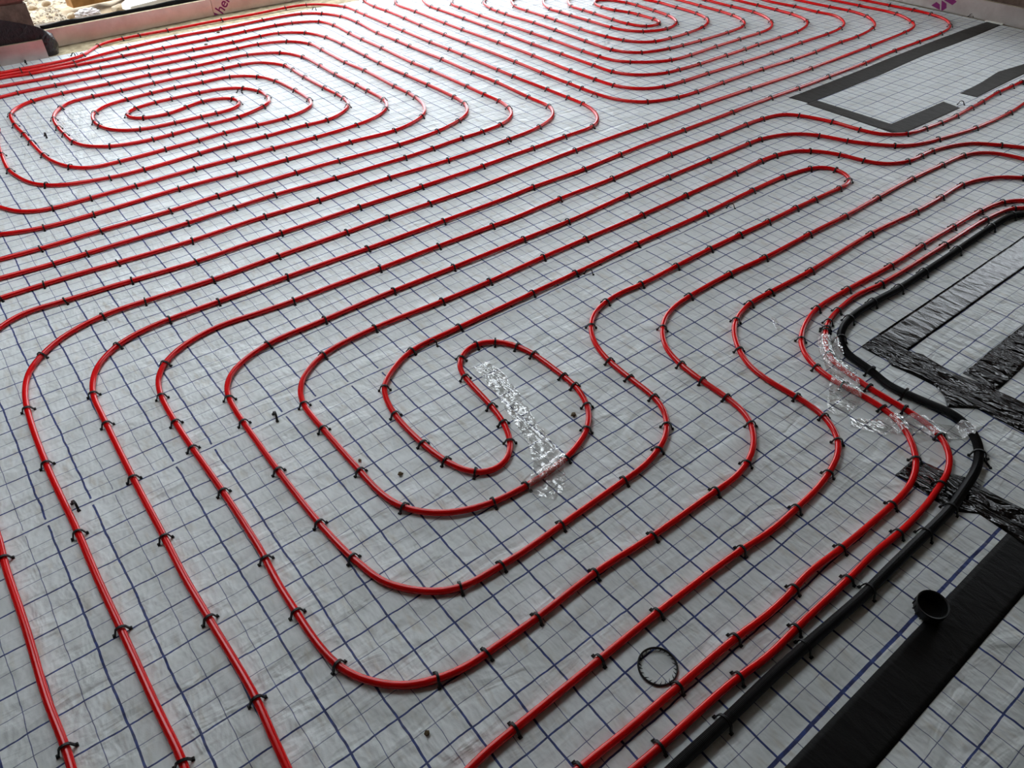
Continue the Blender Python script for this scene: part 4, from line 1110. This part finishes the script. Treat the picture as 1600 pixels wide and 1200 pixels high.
STONES = []
def rock(x, y, sx, sy, sz, z0, label, seed, mat='stone', cat='stone', name='stone'):
    bm = bmesh.new()
    STONES.append((x, y, 1.5 * max(sx, sy)))
    bmesh.ops.create_icosphere(bm, subdivisions=2, radius=1)
    for v in bm.verts:
        d = 1 + 0.35 * noise.noise(v.co * 1.1 + Vector((seed * 3.1, 0, 0)))
        v.co = Vector((v.co.x * sx * d, v.co.y * sy * d, v.co.z * sz * d))
    me = bpy.data.meshes.new(name)
    bm.to_mesh(me)
    bm.free()
    me.materials.append(M[mat])
    o = bpy.data.objects.new(name, me)
    o.location = (x, y, z0)
    COL.objects.link(o)
    tag(o, label, cat, 'stones on the rubble outside')
    return o
rock(1.17, 4.99, 0.050, 0.036, 0.030, 0.03, 'rounded pale stone beside the timber end outside', 1)
rock(0.735, 4.93, 0.045, 0.03, 0.022, 0.02, 'brownish stone in the rubble nearest the brick pier', 2)
rock(0.82, 5.5, 0.032, 0.025, 0.02, 0.02, 'pale stone in the rubble left of the timber', 3)
for q in range(30):
    x = random.uniform(0.62, 1.6)
    y = random.uniform(4.80, 5.9)
    if 0.86 < x < 1.6 and 5.1 < y < 5.5:
        continue
    s = random.uniform(0.012, 0.032)
    if any((x - a) ** 2 + (y - b) ** 2 < (c + 2 * s) ** 2 for a, b, c in STONES):
        continue
    rock(x, y, s * 1.3, s, s * 0.75, 0.012 + s * 0.3, 'small pale stone among the rubble outside the opening', 10 + q)

def gravel():
    tet = np.array([(1, 0, -.4), (-.5, .87, -.4), (-.5, -.87, -.4), (0.1, 0, .9), (-.9, 0.1, .3), (.5, .8, .4)])
    V, Q = [], []
    r = np.random.default_rng(5)
    for _ in range(7000):
        x, y = r.uniform(0.5, 1.9), 4.76 + 1.5 * r.random() ** 1.1
        s = r.uniform(0.004, 0.013)
        a = r.uniform(0, 6.28)
        if (0.85 < x < 2.2 and 5.08 < y < 5.55) or (x - 0.955) ** 2 + (y - 4.93) ** 2 < 0.016 or (1.1 < x < 1.6 and y < 5.1):
            continue
        if any((x - a) ** 2 + (y - b) ** 2 < (c + 0.016) ** 2 for a, b, c in STONES):
            continue
        near = max(0.0, min(1.0, (y - 4.70) / 0.15))
        z = -0.03 + near * (0.045 * noise.noise(Vector((x * 2.2, y * 2.2, 0))) + 0.025 * noise.noise(Vector((x * 9, y * 9, 1))) + 0.012 * noise.noise(Vector((x * 31, y * 31, 2))) + 0.03)
        k = len(V)
        ca, sa = math.cos(a), math.sin(a)
        for px, py, pz in tet * r.uniform(0.7, 1.3, (6, 3)):
            V.append((x + s * (px * ca - py * sa) * 1.3, y + s * (px * sa + py * ca), z + s * pz * 0.8))
        Q += [(k, k + 1, k + 5), (k, k + 5, k + 3), (k + 1, k + 4, k + 5), (k + 5, k + 4, k + 3), (k + 1, k + 2, k + 4), (k + 2, k + 0, k + 3), (k + 2, k + 3, k + 4)]
    o = fast_mesh('gravel', V, Q, M['gravel'], None, False)
    o['kind'] = 'stuff'
    o['label'] = 'pale gravel and rubble outside the opening'
    o['category'] = 'gravel'
gravel()

def timber_piece():
    o = box('timber_length', -0.02, 1.10, 0.0, 0.10, 0.0, 0.062, M['timber'], None, 0.003)
    o.location = (0.945, 5.18, 0.035)
    o.rotation_euler = (0, 0, math.radians(10))
    tag(o, 'brown sawn timber length lying on the rubble outside', 'timber')
timber_piece()

def slab():
    V = [(0, 0, 0), (0.34, 0.03, 0), (0.36, 0.20, 0), (0.10, 0.24, 0), (-0.02, 0.10, 0)]
    V = V + [(x * 0.97 + 0.004, y * 0.97 + 0.003, 0.03) for x, y, z in V]
    F = [(4, 3, 2, 1, 0), (5, 6, 7, 8, 9)] + [(i, (i + 1) % 5, 5 + (i + 1) % 5, 5 + i) for i in range(5)]
    o = mesh_obj('board_offcut', V, F, M['white'])
    o.location = (1.20, 4.82, 0.04)
    o.rotation_euler = (0.05, -0.03, 0.1)
    tag(o, 'white board offcut lying outside behind the black sill strip', 'board')
slab()

def bag():
    bm = bmesh.new()
    bmesh.ops.create_icosphere(bm, subdivisions=4, radius=1)
    for v in bm.verts:
        c = v.co.copy()
        r = 1 + 0.38 * abs(noise.noise(c * 2.2)) + 0.16 * noise.noise(c * 6.0)
        v.co = Vector((c.x * 0.070 * r, c.y * 0.040 * r, max(-0.01, c.z * 0.030 * r)))
    me = bpy.data.meshes.new('plastic_bag')
    bm.to_mesh(me)
    bm.free()
    me.materials.append(M['bag'])
    o = bpy.data.objects.new('plastic_bag', me)
    o.location = (0.955, 4.93, 0.045)
    COL.objects.link(o)
    tag(o, 'crumpled white plastic bag on the rubble behind the sill', 'bag')
bag()
o = box('yellow_block', 1.600, 1.735, 4.625, 4.68, 0.0805, 0.145, M['yellow'], None, 0.004)
tag(o, 'yellow block standing behind the far upstand board', 'block')
